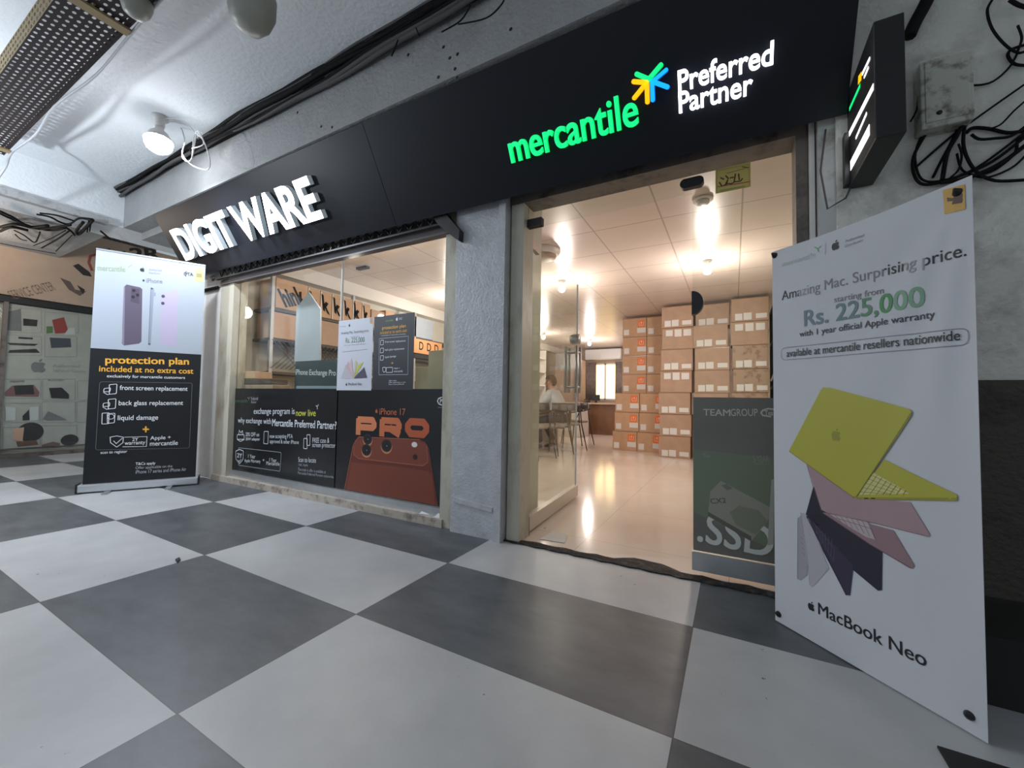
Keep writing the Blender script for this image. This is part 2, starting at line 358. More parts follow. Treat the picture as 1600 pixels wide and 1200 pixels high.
# ------------------------------------------------------------------ shop window (window_1)
w1 = bpy.data.objects.new('window_1', None); C.objects.link(w1); w1['kind'] = 'structure'; ORG['window_1'] = Vector()
GY = 1.72; zt = 2.10
f = MB(); f.box((-3.42, 1.66, 0), (-3.17, 1.80, 2.30), CREAMF); f.build('window_post', CREAMF, w1)
f = MB(); f.box((-.43, 1.66, 0), (-.31, 1.80, 2.30), CREAMF); f.build('window_post', CREAMF, w1)
MB().box((-3.17, 1.69, .055), (-.43, 1.76, .115)).build('bottom_rail', ALU, w1)
MB().box((-3.42, 1.645, 0), (-.40, 1.80, .055)).build('sill', MARBLE, w1)
MB().box((-3.40, 1.64, 2.035), (-.33, 1.70, 2.052)).box((-3.40, 1.645, 2.054), (-.33, 1.70, 2.085)).box((-3.40, 1.70, zt), (-.33, 1.78, zt + .12)).build('head_rail', mat('dull_purple_brown_steel', (.10, .085, .085), .45), w1)
MB().box((-3.17, GY, .10), (-1.59, GY + .010, zt)).build('pane', GLASS, w1)
MB().box((-1.585, GY, .10), (-.43, GY + .010, zt)).build('pane', GLASS, w1)
MB().box((-1.594, GY - .003, .11), (-1.581, GY + .012, zt)).build('joint', mat('glass_joint', (.55, .58, .55), .3), w1)
# folding lattice over the head rail, under the sign
g = MB(); n = 30
for i in range(n):
    x = -3.36 + i * 2.98 / n; d = 2.98 / n
    g.tube([(x, 1.61, 2.17), (x + d * .5, 1.61, 2.098)], .006, None, 6); g.tube([(x + d * .5, 1.607, 2.098), (x + d, 1.607, 2.17)], .006, None, 6)
g.box((-3.42, 1.595, 2.082), (-.36, 1.63, 2.096))
lg = thing('lattice_grille', 'folded black zigzag lattice grille above the shop window', 'grille', (-1.9, 1.61, 2.13)); g.build('lattice', mat('black_iron', (.02, .018, .018), .5), lg)
h = MB().lathe((-3.45, 1.60, 2.10), [(.028, 0), (.028, .01)], None, 16, (0, -1, 0)); h.build('end_ring', MATS['black_iron'], lg)
st = MB().slab([(-.50, 1.57, 2.16), (-.40, 1.57, 2.17), (-.25, 1.57, 2.0), (-.255, 1.57, 1.93), (-.285, 1.57, 1.95), (-.43, 1.57, 2.07)], (0, .05, 0)); st.build('end_bracket', MATS['black_iron'], lg)

# ------------------------------------------------------------------ door front (door_1)
d1 = bpy.data.objects.new('door_1', None); C.objects.link(d1); d1['kind'] = 'structure'; ORG['door_1'] = Vector()
MB().box((.035, 1.60, 0.0), (.085, 1.70, 2.25)).build('door_trim', PILLAR, d1)
MB().box((.098, 1.66, 0), (.185, 1.80, 2.25)).build('door_post', CREAMF, d1)
MB().box((1.60, 1.66, 0), (1.645, 1.80, 2.25)).build('door_post', DARKF, d1)
MB().box((1.648, 1.64, 0), (1.668, 1.80, 2.25)).build('door_trim', WHITEIN, d1)
MB().box((1.675, 1.60, 0), (1.735, 1.80, 2.25)).build('door_trim', mat('glossy_white_paint', (.50, .51, .50), .28, bump=.3, bscale=14, dirt=(.26, .25, .22), vscale=7), d1)
MB().box((.09, 1.655, 2.125), (1.60, 1.80, 2.22)).build('door_head', DARKF, d1)
pd = yplane(GY)
MB().box((.185, GY, 1.985), (1.152, GY + .010, 2.13)).build('transom_pane', GLASS, d1)
MB().box((1.158, GY, .12), (1.60, GY + .010, 2.13)).build('side_pane', GLASS, d1)
MB().box((1.155, 1.70, .035), (1.60, 1.76, .125)).build('side_bottom_rail', ALU, d1)
MB().box((.185, 1.705, 1.985), (.285, 1.745, 2.035)).build('patch_fitting', BLACKM, d1)
cp = MB(); c0 = pd.at((1081, 286))
pts = [Vector((c0.x + (.032 if math.cos(a) > 0 else -.032) + .026 * math.cos(a), 0, c0.y + .026 * math.sin(a))) for a in [2 * PI * k / 24 for k in range(24)]]
cp.slab([p + Vector((0, GY - .012, 0)) for p in pts], (0, .034, 0)); cp.build('glass_clip', BLACKM, d1)
lk = MB(); c1 = pd.at((1081, 474)); q = [(c1.x + .055 * math.cos(a), GY - .014, c1.y + .062 * math.sin(a)) for a in [-PI / 2 + PI * k / 16 for k in range(17)]]
lk.slab(q, (0, .04, 0)); lk.build('lock_patch', BLACKM, d1)
# torn black threshold between the two floors
th = MB(); N_ = 34; fr_ = []; bk_ = []
for i in range(N_ + 1):
    x = .06 + i * (1.75 - .06) / N_; b_ = 1.70 + .012 * math.sin(i * 1.7) + (.075 * math.exp(-((x - .92) / .13) ** 2)); fr_.append((x, 1.645 + .006 * math.sin(i * 2.3), .008)); bk_.append((x, b_, .012))
th.slab(fr_ + bk_[::-1], (0, 0, -.06)); th.build('threshold', mat('broken_black_threshold', (.016, .014, .013), .8, bump=.9, bscale=35, dirt=(.09, .07, .06), vscale=22), d1)
# open leaf, swung into the shop
leaf = thing('door_leaf', 'open glass door leaf swung into the shop, with steel pull handle', 'door', (.165, 1.80, 0))
la = Vector((.150, 1.80, 0)); lb = Vector((.075, 2.98, 0)); ld = (lb - la).normalized(); ln = Vector((-ld.y, ld.x, 0))
LP = Plane(lb, (la - lb), ZZ)
def leaf_box(t0, t1, z0, z1, th_, m, nm, par):
    a = la + ld * t0; b = la + ld * t1; s = MB(); hv = ln * th_ / 2
    s.slab([a - hv + ZZ * z0, b - hv + ZZ * z0, b - hv + ZZ * z1, a - hv + ZZ * z1], ln * th_); return s.build(nm, m, par)
L_ = (lb - la).length
leaf_box(0, L_, .10, 1.96, .010, GLASSL, 'pane', leaf)
leaf_box(0, L_, .02, .115, .045, mat('door_shoe', (.60, .54, .48), .35, .3), 'bottom_shoe', leaf)
leaf_box(0, .17, 1.90, 1.975, .03, mat('hinge_patch', (.45, .36, .30), .35, .4), 'hinge_patch', leaf)
leaf_box(-.02, .02, 0.0, .12, .06, BLACKM, 'floor_pivot', leaf)
leaf_box(-.006, .008, .10, 1.96, .014, mat('glass_edge_green', (.01, .05, .035), .2), 'hinge_edge', leaf)
leaf_box(L_ - .006, L_ + .002, .10, 1.96, .012, mat('glass_edge_pale', (.45, .55, .60), .15), 'free_edge', leaf)
hd = MB(); tt = L_ - .13
for off in (.05, -.05):
    a = la + ld * tt + ln * off
    for dt in (-.055, .055):
        hd.tube([a + ld * dt + ZZ * z for z in (.95, 1.36)], .013, None, 10)
    for z in (1.0, 1.31): hd.tube([a - ld * .055 + ZZ * z, a + ld * .055 + ZZ * z], .011, None, 8)
for z in (1.0, 1.31): hd.tube([la + ld * tt + ln * .05 + ZZ * z, la + ld * tt - ln * .05 + ZZ * z], .012, None, 8)
hd.build('pull_handle', STEEL, leaf)
MB().lathe(la + ld * (L_ - .06) + ln * -.04 + ZZ * 1.44, [(.045, 0), (.048, .02), (.048, .06), (.045, .08)], None, 20, ln).build('lock', STEEL, leaf)

# yellow notice on the side pane
pn = pd.off(.002); nt_ = thing('notice_sticker', 'small yellow notice sticker at the top of the door side pane', 'sticker', P3(pn, (1117, 305)))
cr = [pn.at(p) for p in ((1118, 303), (1173, 293), (1172, 254), (1117, 266))]; x0 = cr[0].x; x1 = cr[1].x; y0 = cr[0].y; y1 = cr[3].y
s_ = MB().slab([pn.w(u) for u in ((x0, y0), (x1, y0), (x1, y1), (x0, y1))], pn.n * .0015); s_.build('sheet', ink(190, 172, 96), nt_)
pr = Print(pn.off(.002), 0); BRN = ink(80, 45, 40); RED = ink(160, 50, 40); GRN = ink(120, 120, 70)
for pts in ([(1124, 285), (1128, 291), (1135, 288), (1137, 281)], [(1137, 281), (1134, 287), (1143, 287), (1148, 284), (1157, 283), (1160, 279)], [(1126, 278), (1131, 280)], [(1149, 272), (1147, 284)], [(1154, 272), (1155, 281)], [(1141, 278), (1146, 277)], [(1134, 275), (1138, 279)]): pr.stroke(pts, .006, BRN)
pr.stroke([(1121, 292), (1171, 284)], .004, RED); pr.stroke([(1135, 271), (1165, 263)], .003, GRN); pr.stroke([(1125, 298), (1163, 291)], .004, GRN); pr.stroke([(1160, 261), (1169, 262)], .004, BRN)
pr.rrect([(1120, 301), (1171, 292), (1170, 257), (1120, 267)], .004, .0015, GRN); pr.build('calligraphy', nt_)

# side pane poster
pp = pd.off(.002)
ps = thing('side_pane_poster', 'dark grey computer memory poster covering the lower half of the door side pane', 'poster', (1.38, GY - .003, .13))
MB().box((1.16, GY - .004, .13), (1.598, GY - .002, .908)).build('sheet', mat('grey_vinyl', (.19, .18, .155), .35, var=.25, vscale=2.2), ps)
pp = Plane((0, GY - .004, 0), XY, ZZ); pr = Print(pp, .0004); LG = ink(190, 188, 178); MG = ink(140, 140, 130); WG = ink(205, 205, 198)
pr.text('TEAM', (1099, 649), (1141, 650), (1099, 639), LG, .012).text('GROUP', (1142, 650), (1184, 650), (1142, 639), LG)
pr.stroke([(1212, 640), (1200, 638.5), (1192, 641), (1189, 645), (1192, 649), (1204, 651)], .007, LG).text('Tea', (1195, 649), (1208, 649), (1195, 641.5), LG, .02)
pr.poly([(1084, 702), (1209, 716), (1209, 860), (1084, 800)], ink(116, 126, 104)).text('3-YEAR', (1177, 722), (1202, 722), (1177, 712), MG, .02).text('WARRANTY', (1177, 726.5), (1202, 726.5), (1177, 723), MG)
pr.stroke([(1104, 707), (1098, 709), (1101, 713), (1108, 714)], .003, MG).text('Team', (1100, 713), (1110, 713), (1100, 709), MG)
pr.text('.SSD', (1090, 845), (1206, 872), (1090, 800), WG, .02)
pr.poly([(1126, 751), (1208, 795), (1206, 804), (1180, 838), (1174, 846), (1106, 806), (1110, 768)], ink(150, 146, 132)).poly([(1106, 799), (1174, 838), (1174, 846), (1106, 806)], ink(100, 98, 88))
pr.poly([(1140, 800), (1155, 790), (1185, 797), (1200, 815), (1180, 835), (1150, 820)], ink(128, 132, 112)).text('CX2', (1111, 787), (1135, 785.5), (1111, 779), ink(95, 92, 84), .02)
pr.poly([(1127, 758), (1135, 756), (1145, 763), (1136, 766)], ink(120, 118, 108)).poly([(1201, 820), (1205, 750), (1209, 748), (1209, 850), (1199, 852)], ink(165, 163, 152))
pr.build('printing', ps)

# paper scrap on the doorway floor
a = MB().slab([(.27, 1.78, .006), (.43, 1.80, .006), (.40, 1.93, .007), (.28, 1.98, .006)], (0, 0, .001)); tag(a.build('paper_scrap', PAPER), 'torn white paper scrap on the doorway floor by the open leaf', 'paper')
for i, (x, y, lb_) in enumerate(((-.62, 1.668, 'folded scrap of white paper on the window sill, left of two'), (-.475, 1.655, 'crumpled scrap of white paper on the sill beside the window post'))):
    a = MB().slab([(x, y, .056), (x + .075, y + .02, .056), (x + .07, y + .05, .085), (x + .01, y + .04, .08)], (0, 0, .003)); tag(a.build('paper_scrap', PAPER), lb_, 'paper')
a = MB().slab([floor_at(274, 876) + Vector((0, 0, .001)), floor_at(280, 873) + Vector((0, 0, .001)), floor_at(282, 876) + Vector((0, 0, .001)), floor_at(277, 880) + Vector((0, 0, .001))], (0, 0, .008)); tag(a.build('dark_chip', BLACKM), 'small black chip lying on the white floor tile', 'debris')

# ------------------------------------------------------------------ fascia sign
BL = Vector((-3.865, 1.55, 2.153)); BR = Vector((1.766, 1.55, 2.104)); slope = Vector((0, -math.sin(math.radians(31)), math.cos(math.radians(31))))
FP = Plane(BL, BR - BL, slope); FH = .652; FW_ = (BR - BL).length
fs = thing('fascia_sign', 'long black tilted fascia sign with lit letters over the shop front', 'sign', (-1.05, 1.55, 2.13))
def fbox(u0, u1, m, nm):
    s = MB(); s.slab([FP.w((u0, 0), -.02), FP.w((u1, 0), -.02), FP.w((u1, FH), -.02), FP.w((u0, FH), -.02)], FP.n * .02); return s.build(nm, m, fs)
us = FP.at((572, 210)).x
fbox(0, us - .002, BLACKP, 'panel'); fbox(us + .002, FW_, BLACKP, 'panel')
WGL = glow('white_letter_face', (1.0, .93, 1.0), 7.0); WSD = mat('letter_side_translucent', (.30, .33, .35), .4, emit=(.75, .9, 1.0), es=.14)
def sign_word(t, bl, br, tl, h, face, side, bold, nm, lift=.0):
    """solid letters standing on the fascia, each its own part"""
    pl = FP.off(h + lift); a = pl.at(bl); b = pl.at(br); c = pl.at(tl); W = b.x - a.x; y0_ = (a.y + b.y) / 2; H = c.y - a.y
    vs, fs_ = text_shape(t, bold, .5); x0, x1, yy0, yy1 = bbox(vs)
    par = list(range(len(vs)))
    def find(i):
        while par[i] != i: par[i] = par[par[i]]; i = par[i]
        return i
    for f in fs_:
        for i in f[1:]: par[find(i)] = find(f[0])
    # weld duplicates so each glyph is one island
    key = {}
    for i, v in enumerate(vs):
        k = (round(v.x, 4), round(v.y, 4))
        if k in key: par[find(i)] = find(key[k])
        else: key[k] = i
    isl = {}
    for i in range(len(vs)): isl.setdefault(find(i), []).append(i)
    groups = []
    for ids in isl.values():
        lo = min(vs[i].x for i in ids); hi = max(vs[i].x for i in ids)
        for g_ in groups:
            ov = min(hi, g_[1]) - max(lo, g_[0])
            if ov > .6 * min(hi - lo, g_[1] - g_[0]): g_[0] = min(lo, g_[0]); g_[1] = max(hi, g_[1]); g_[2].update(ids); break
        else: groups.append([lo, hi, set(ids)])
    groups.sort()
    for lo, hi, ids in groups:
        order = sorted(ids); ix = {v: k for k, v in enumerate(order)}; mb = MB(); P = []
        for i in order:
            v = vs[i]; P.append(FP.w((a.x + W * (v.x - x0) / (x1 - x0), a.y + (b.y - a.y) * (v.x - x0) / (x1 - x0) + H * (v.y - yy0) / (yy1 - yy0)), lift + (h if v.z > 0 else .0)))
        b0 = len(mb.v); mb.v += P; kf = mb.mi(face); ks = mb.mi(side)
        for f in fs_:
            if f[0] in ids:
                top = all(vs[i].z > .25 for i in f); mb.f.append([ix[i] for i in f]); mb.m.append(kf if top else ks); mb.sm.append(False)
        mb.build(nm, None, fs)
sign_word('DIGIT WARE', (291, 408), (506, 341.5), (264, 360), .042, WGL, WSD, .030, 'lit_letter')
GGL = glow('green_letter_face', (.005, .78, .20), 1.0); GSD = mat('green_letter_side', (.05, .4, .15), .4, emit=(.0, .8, .15), es=.8)
WG2 = glow('white_small_letter_face', (1.0, .96, 1.0), 3.2); WS2 = mat('white_small_letter_side', (.6, .6, .6), .4, emit=(.85, .9, 1.0), es=1.6)
sign_word('mercantile', (799, 256), (998, 195.5), (795, 208), .022, GGL, GSD, .012, 'green_letter', .006)
sign_word('Preferred', (1060, 145), (1208, 101), (1059, 110), .022, WG2, WS2, .014, 'white_letter', .006)
sign_word('Partner', (1061, 178), (1176, 148), (1060, 144), .022, WG2, WS2, .014, 'white_letter', .006)
def capsule(pts, w, h, face, side, nm):
    pl = FP.off(h + .006); P = [pl.at(p) for p in pts]; mb = MB()
    for a, b in zip(P[:-1], P[1:]):
        d = (b - a).normalized(); t = math.atan2(d.y, d.x); o = [b + Vector((math.cos(t - PI / 2 + PI * k / 8), math.sin(t - PI / 2 + PI * k / 8))) * w / 2 for k in range(9)] + [a + Vector((math.cos(t + PI / 2 + PI * k / 8), math.sin(t + PI / 2 + PI * k / 8))) * w / 2 for k in range(9)]
        n = len(o); mb.add([FP.w(q, .006) for q in o] + [FP.w(q, .006 + h) for q in o], [tuple(range(n, 2 * n))], face)
        base = len(mb.v) - 2 * n; k = mb.mi(side)
        for i in range(n): mb.f.append([base + i, base + (i + 1) % n, base + n + (i + 1) % n, base + n + i]); mb.m.append(k); mb.sm.append(False)
    mb.build(nm, None, fs)
zz = lambda x, y: (780 + x / 3.077, y / 3.077)
capsule([zz(660, 356), zz(718, 380), zz(776, 312)], .019, .022, GGL, GSD, 'emblem_arm')
BGL = glow('blue_emblem', (.005, .36, .90), 1.0); BSD = mat('blue_emblem_side', (.02, .1, .3), .4, emit=(.0, .15, .8), es=.7)
capsule([zz(736, 392), zz(802, 336)], .017, .022, BGL, BSD, 'emblem_arm'); capsule([zz(736, 392), zz(808, 418)], .019, .022, BGL, BSD, 'emblem_arm'); capsule([zz(734, 395), zz(738, 480)], .019, .022, BGL, BSD, 'emblem_arm')
YGL = glow('amber_emblem', (1.0, .45, .0), 1.0); YSD = mat('amber_emblem_side', (.4, .2, .0), .4, emit=(1, .4, .0), es=1.0)
capsule([zz(645, 392), zz(704, 396)], .019, .022, YGL, YSD, 'emblem_arm'); capsule([zz(708, 396), zz(648, 470)], .019, .022, YGL, YSD, 'emblem_arm'); capsule([zz(708, 396), zz(711, 490)], .019, .022, YGL, YSD, 'emblem_arm')

# projecting light box
lbx = thing('projecting_sign', 'black projecting light box sign on the right wall with green and white lit lines', 'sign', (1.81, 1.58, 1.8))
MB().box((1.772, 1.20, 1.79), (1.852, 1.575, 2.205)).build('case', BLACKM, lbx, .004)
SP = Plane((1.772, 1.58, 0), (0, -1, 0), ZZ); pr = Print(SP, .001)
bar = lambda a, b, wd, m: pr.stroke([a, b], wd, m)
bar((1330, 258), (1358, 204), .040, WG2); bar((1326, 212), (1364, 137), .022, WG2); bar((1338, 215), (1354, 178), .012, WG2)
bar((1328, 170), (1344, 134), .016, GGL); bar((1348, 115), (1359, 92), .012, WG2); bar((1351, 120), (1357, 106), .010, WG2); bar((1342, 125), (1346, 119), .03, YGL); pr.build('lit_lettering', lbx)
MB().tube([(1.80, 1.57, 1.85), (1.76, 1.56, 1.75), (1.70, 1.57, 1.72), (1.68, 1.585, 1.9), (1.70, 1.585, 2.08)], .004, None, 6).build('feed_wire', CABLEG, lbx)
MB().box((1.755, 1.54, 1.80), (1.775, 1.58, 2.02)).build('wall_bracket', BLACKM, lbx)

# ------------------------------------------------------------------ wall box and cables on the right wall
pw = yplane(1.58); mbx = thing('meter_box', 'grimy grey junction box on the right wall above the cable loops', 'box', (2.07, 1.58, 2.0))
a, b, c_ = P3(pw.off(.07), (1437, 95)), P3(pw.off(.07), (1521, 74)), P3(pw.off(.07), (1436, 204))
MB().box((a.x, 1.51, c_.z), (b.x, 1.582, a.z)).build('case', mat('grimy_beige', (.56, .56, .48), .6, dirt=(.17, .14, .10), vscale=16), mbx, .006)
MB().box((a.x + .012, 1.506, c_.z + .02), (b.x - .012, 1.512, a.z - .015)).build('lid', MATS['grimy_beige'], mbx, .004)
MB().lathe((a.x + .05, 1.506, c_.z + .05), [(.009, 0), (.007, .005)], None, 12, (0, -1, 0)).build('lid_screw', BLACKM, mbx)
def wall_path(pts, off=.012): return [P3(pw.off(off), p) for p in pts]
def smooth(P, n=5):
    P = [Vector(p) for p in P]; out = []
    for i in range(len(P) - 1):
        p0, p1, p2, p3 = P[max(i - 1, 0)], P[i], P[i + 1], P[min(i + 2, len(P) - 1)]
        for k in range(n):
            t = k / n; out.append(.5 * ((2 * p1) + (-p0 + p2) * t + (2 * p0 - 5 * p1 + 4 * p2 - p3) * t * t + (-p0 + 3 * p1 - 3 * p2 + p3) * t ** 3))
    return out + [P[-1]]
zw = lambda x, y: (1280 + x / 4, y / 4)
cb = thing('wall_cables', 'tangle of black cables looping below the junction box on the right wall', 'cable', (2.1, 1.57, 1.7))
CP = [([(690, 800), (640, 880), (590, 980), (590, 1080), (640, 1150), (760, 1140), (900, 1090), (1080, 1010), (1280, 860)], .009), ([(660, 810), (610, 920), (600, 1010), (640, 1120), (760, 1130), (980, 1050), (1280, 830)], .007), ([(900, 770), (860, 850), (800, 960), (770, 1120)], .012), ([(880, 770), (830, 880), (760, 1010), (710, 1110)], .008), ([(910, 780), (900, 900), (930, 1000), (990, 1080), (1100, 1130), (1290, 1125)], .009),
      ([(940, 770), (1080, 670), (1280, 530)], .006), ([(920, 830), (960, 800), (1060, 805), (1180, 830), (1300, 815)], .010), ([(950, 840), (1000, 870), (1100, 865), (1200, 850), (1300, 780)], .008), ([(610, 1040), (700, 960), (840, 840), (900, 800)], .007), ([(760, 1140), (900, 1120), (1060, 1060), (1180, 990), (1300, 900)], .012),
      ([(1000, 1090), (1100, 1060), (1220, 960), (1240, 880), (1300, 840)], .008), ([(860, 960), (880, 1040), (920, 1080), (1040, 1110), (1200, 1050), (1300, 960)], .006), ([(1080, 0), (1050, 70), (1080, 180), (1160, 280), (1240, 330), (1290, 320)], .007), ([(1190, 0), (1240, 30), (1300, 50)], .011), ([(1290, 280), (1200, 310), (1180, 350), (1220, 400), (1300, 410)], .008), ([(1240, 330), (1180, 430), (1060, 520), (900, 530), (760, 490), (640, 410)], .006), ([(1300, 620), (1220, 690), (1130, 780), (1040, 810)], .005),
      ([(570, 760), (610, 680), (620, 560)], .005), ([(820, 1110), (870, 1060), (890, 970), (870, 900)], .006), ([(1240, 160), (1265, 240), (1240, 320)], .006)]
for pts, r in CP: MB().tube(smooth(wall_path([zw(*p) for p in pts], .010 + random.random() * .03)), r * .62, None, 7).build('cable', CABLE, cb)
pc = MB().tube(smooth(wall_path([zw(*p) for p in ((700, -60), (660, 30), (600, 140), (560, 230))], .05)), .022, None, 8)
pc.build('cable_trunk', CABLE, cb)

# ------------------------------------------------------------------ bulb and ceiling cables
bl_ = thing('light_bulb', 'glowing white bulb in a white holder on the passage ceiling', 'lamp', (-2.72, .835, ZC))
ax = Vector((.10, -.04, -1)).normalized(); o0 = Vector((-2.72, .835, ZC))
MB().lathe(o0, [(.055, 0), (.055, .02), (.034, .03), (.034, .085), (.030, .09)], None, 24, ax).build('holder', mat('white_holder', (.62, .60, .58), .4), bl_)
MB().lathe(o0 + ax * .088, [(.026, 0), (.030, .03), (.060, .06), (.094, .125)], None, 28, ax).build('bulb_base', MATS['white_holder'], bl_)
MB().lathe(o0 + ax * .19, [(.093, .024), (.093, .034), (.088, .062), (.076, .088), (.052, .108), (.020, .118)], None, 28, ax).build('bulb', glow('bulb_glow', (.90, .95, 1.0), 40.0), bl_)
for k, pts in enumerate(([(250, 185), (275, 190), (288, 215), (285, 245), (298, 251), (305, 220), (306, 208)], [(306, 208), (318, 220), (328, 250), (324, 265), (300, 258), (285, 240), (290, 222)], [(300, 250), (303, 215), (310, 205), (318, 225), (300, 232)])):
    MB().tube(smooth([P3(yplane(.98), p) for p in pts]), .0045, None, 6).build('flex', WHITEC, bl_)
MB().tube(smooth([o0 + Vector((.0, 0, -.03)), o0 + Vector((.12, .05, -.02)), o0 + Vector((.2, .12, -.06)), Vector((-2.5, 1.0, 2.98))]), .004, None, 6).build('flex', WHITEC, bl_)

cbun = thing('ceiling_cables', 'bundle of dusty black cables along the ceiling corner above the fascia', 'cable', (-1.5, 1.15, ZC - .05))
for i in range(26):
    yy = 1.185 - random.random() ** 1.5 * .07; zz_ = ZC - .012 - random.random() ** 1.5 * .075; pts = []; x = -5.0; ph = random.random() * 6
    x_end = random.choice((1.2, 1.8, 2.6, 3.0)); x_st = random.choice((-5.2, -5.2, -4.6, -2.9, -2.5))
    x = x_st
    while x < x_end:
        pts.append((x, min(1.19, yy + .012 * math.sin(x * 2.1 + ph) + .006 * math.sin(x * 7 + ph * 2)), zz_ + .012 * math.sin(x * 1.7 + ph * 3))); x += .18
    MB().tube(pts, random.uniform(.008, .017), None, 6).build('cable', CABLE if i % 4 else CABLEG, cbun)
for pts in ([(716, 38), (760, 28), (785, 5), (788, -10)], [(690, 50), (720, 32), (735, 8)], [(622, 62), (612, 88)], [(650, 44), (655, 55)], [(600, 52), (575, 35)]):
    MB().tube(smooth([P3(yplane(1.12), p) for p in pts]), .004, None, 6).build('loose_end', CABLE, cbun)

# perforated cable tray
tr = thing('cable_tray', 'brown perforated metal tray under the ceiling at the upper left', 'tray', (-2.7, .14, 2.85))
def plate(o, u, v, nu, nv, du, dv, r, t, m, nm):
    mb = MB(); o = Vector(o); u = Vector(u); v = Vector(v); n = u.cross(v)
    for i in range(nu):
        for j in range(nv):
            c = o + u * ((i + .5) * du) + v * ((j + .5) * dv); ring = []; sq = []
            for k in range(8):
                a = PI / 4 * k; ring.append(c + u * math.cos(a) * r[0] + v * math.sin(a) * r[1]); ca, sa = math.cos(a), math.sin(a); e = 1 / max(abs(ca), abs(sa)); sq.append(c + u * ca * e * du / 2 + v * sa * e * dv / 2)
            mb.add(sq + ring + [p + n * t for p in ring], [(k, (k + 1) % 8, 8 + (k + 1) % 8, 8 + k) for k in range(8)] + [(8 + k, 8 + (k + 1) % 8, 16 + (k + 1) % 8, 16 + k) for k in range(8)], m)
    return mb.build(nm, m, tr)
TRB = mat('tray_brown_in_shade', (.03, .022, .022), .75, spec=.2); TRT = mat('tan_tray_paint', (.30, .22, .11), .6)  # base brown darkened: underside shade against the lit ceiling put into the colour
plate((-4.0, .02, 2.85), XY, YY, 66, 8, .0515, .030, (.013, .0085), .002, TRB, 'perforated_base')
plate((-4.0, .02, 2.85), XY, ZZ, 66, 3, .0515, .045, (.009, .010), .002, TRT, 'perforated_side')
MB().box((-4.0, .262, 2.848), (-.6, .268, 2.90)).build('edge_lip', TRB, tr)
for x in (-1.54, -3.86): MB().box((x - .03, .0, 2.835), (x + .03, .275, 2.848)).build('cross_strap', TRT, tr)
for x in (-1.54, -3.86): MB().box((x - .012, .13, 2.848), (x + .012, .15, ZC)).build('hanger', TRT, tr)
tg = MB().tube(smooth([(-.9, .275, 2.862), (-1.5, .285, 2.85), (-2.1, .30, 2.835), (-2.75, .272, 2.842), (-3.3, .30, 2.832), (-3.86, .285, 2.845), (-3.92, .27, 2.74), (-4.02, .24, 2.62), (-4.15, .22, 2.5)]), .008, None, 8)
tag(tg.build('grey_conduit', mat('pale_conduit', (.45, .46, .48), .5)), 'thin pale cable running along the lower edge of the perforated tray', 'cable')
# two unlit lamps hanging close to the camera
for p, z, sc, lb_ in (((216, 2), 2.85, .75, 'unlit pale bulb hanging beside the perforated tray, its tip entering at the top'), ((395, 12), 2.80, 1.22, 'larger unlit pale dome lamp hanging at the top edge, right of the tray')):
    c = floor_at(*p, z=z); t = thing('unlit_lamp', lb_, 'lamp', c, 'unlit lamps hanging from the passage ceiling'); lx = Vector((.25, .15, 1)).normalized()
    MB().lathe(c - lx * .03, [(.02 * sc, -.075 * sc), (.055 * sc, -.06 * sc), (.078 * sc, -.02 * sc), (.084 * sc, .03 * sc), (.07 * sc, .09 * sc), (.04 * sc, .14 * sc), (.03 * sc, .20 * sc)], None, 28, lx).build('diffuser', mat('pale_diffuser', (.36, .36, .31), .4), t)
    MB().tube([c + lx * .16 * sc, Vector((c.x + .05, c.y + .02, ZC))], .006, None, 8).build('cord', CABLEG, t)

# batten on the beam, cables at the passage end
pb = xplane(-4.55); ch = MB(); a = P3(pb, (-60, 280)); b = P3(pb, (166, 337))
ch.box((-4.545, a.y, 2.665), (-4.475, b.y, 2.735)); tag(ch.build('steel_channel', mat('grey_channel', (.40, .40, .40), .5, dirt=(.26, .25, .24), vscale=20), None, .004), 'grey steel box channel fixed along the bottom of the ceiling beam', 'channel')
ec = thing('passage_end_cables', 'messy black cables drooping under the low ceiling at the passage end', 'cable', (-5.2, .6, 2.65))
def zl(x, y):
    q = floor_at(x / 8, 280 + y / 8, 2.64)
    return q if q.x > -6.5 else None
for pts, r in (([(460, 440), (620, 470), (760, 540), (870, 560), (990, 490), (1160, 500)], .012), ([(500, 425), (700, 450), (860, 500), (930, 520)], .010), ([(0, 400), (150, 470), (300, 560), (480, 620), (700, 600), (880, 570)], .016), ([(0, 430), (200, 520), (420, 600), (640, 640), (820, 610)], .014), ([(180, 640), (300, 700), (430, 790), (480, 720), (500, 660)], .009), ([(190, 690), (260, 750), (340, 770)], .007), ([(820, 600), (900, 660), (930, 700)], .013), ([(1160, 510), (1080, 600), (980, 690), (960, 640), (1040, 540)], .018),
               ([(1140, 520), (1120, 650)], .008), ([(1110, 520), (1090, 660)], .008), ([(860, 650), (700, 760), (520, 860), (300, 1010), (0, 1130)], .010), ([(820, 640), (640, 740), (420, 830), (200, 920)], .007), ([(0, 800), (300, 860), (700, 930)], .006), ([(900, 700), (800, 800), (700, 900)], .006), ([(0, 600), (200, 560), (400, 600), (600, 580)], .02), ([(0, 650), (150, 600), (350, 640)], .018), ([(1260, 650), (1380, 750)], .012)):
    MB().tube(smooth([q for q in (zl(*p) for p in pts) if q]), r * .8, None, 6).build('cable', CABLE, ec)

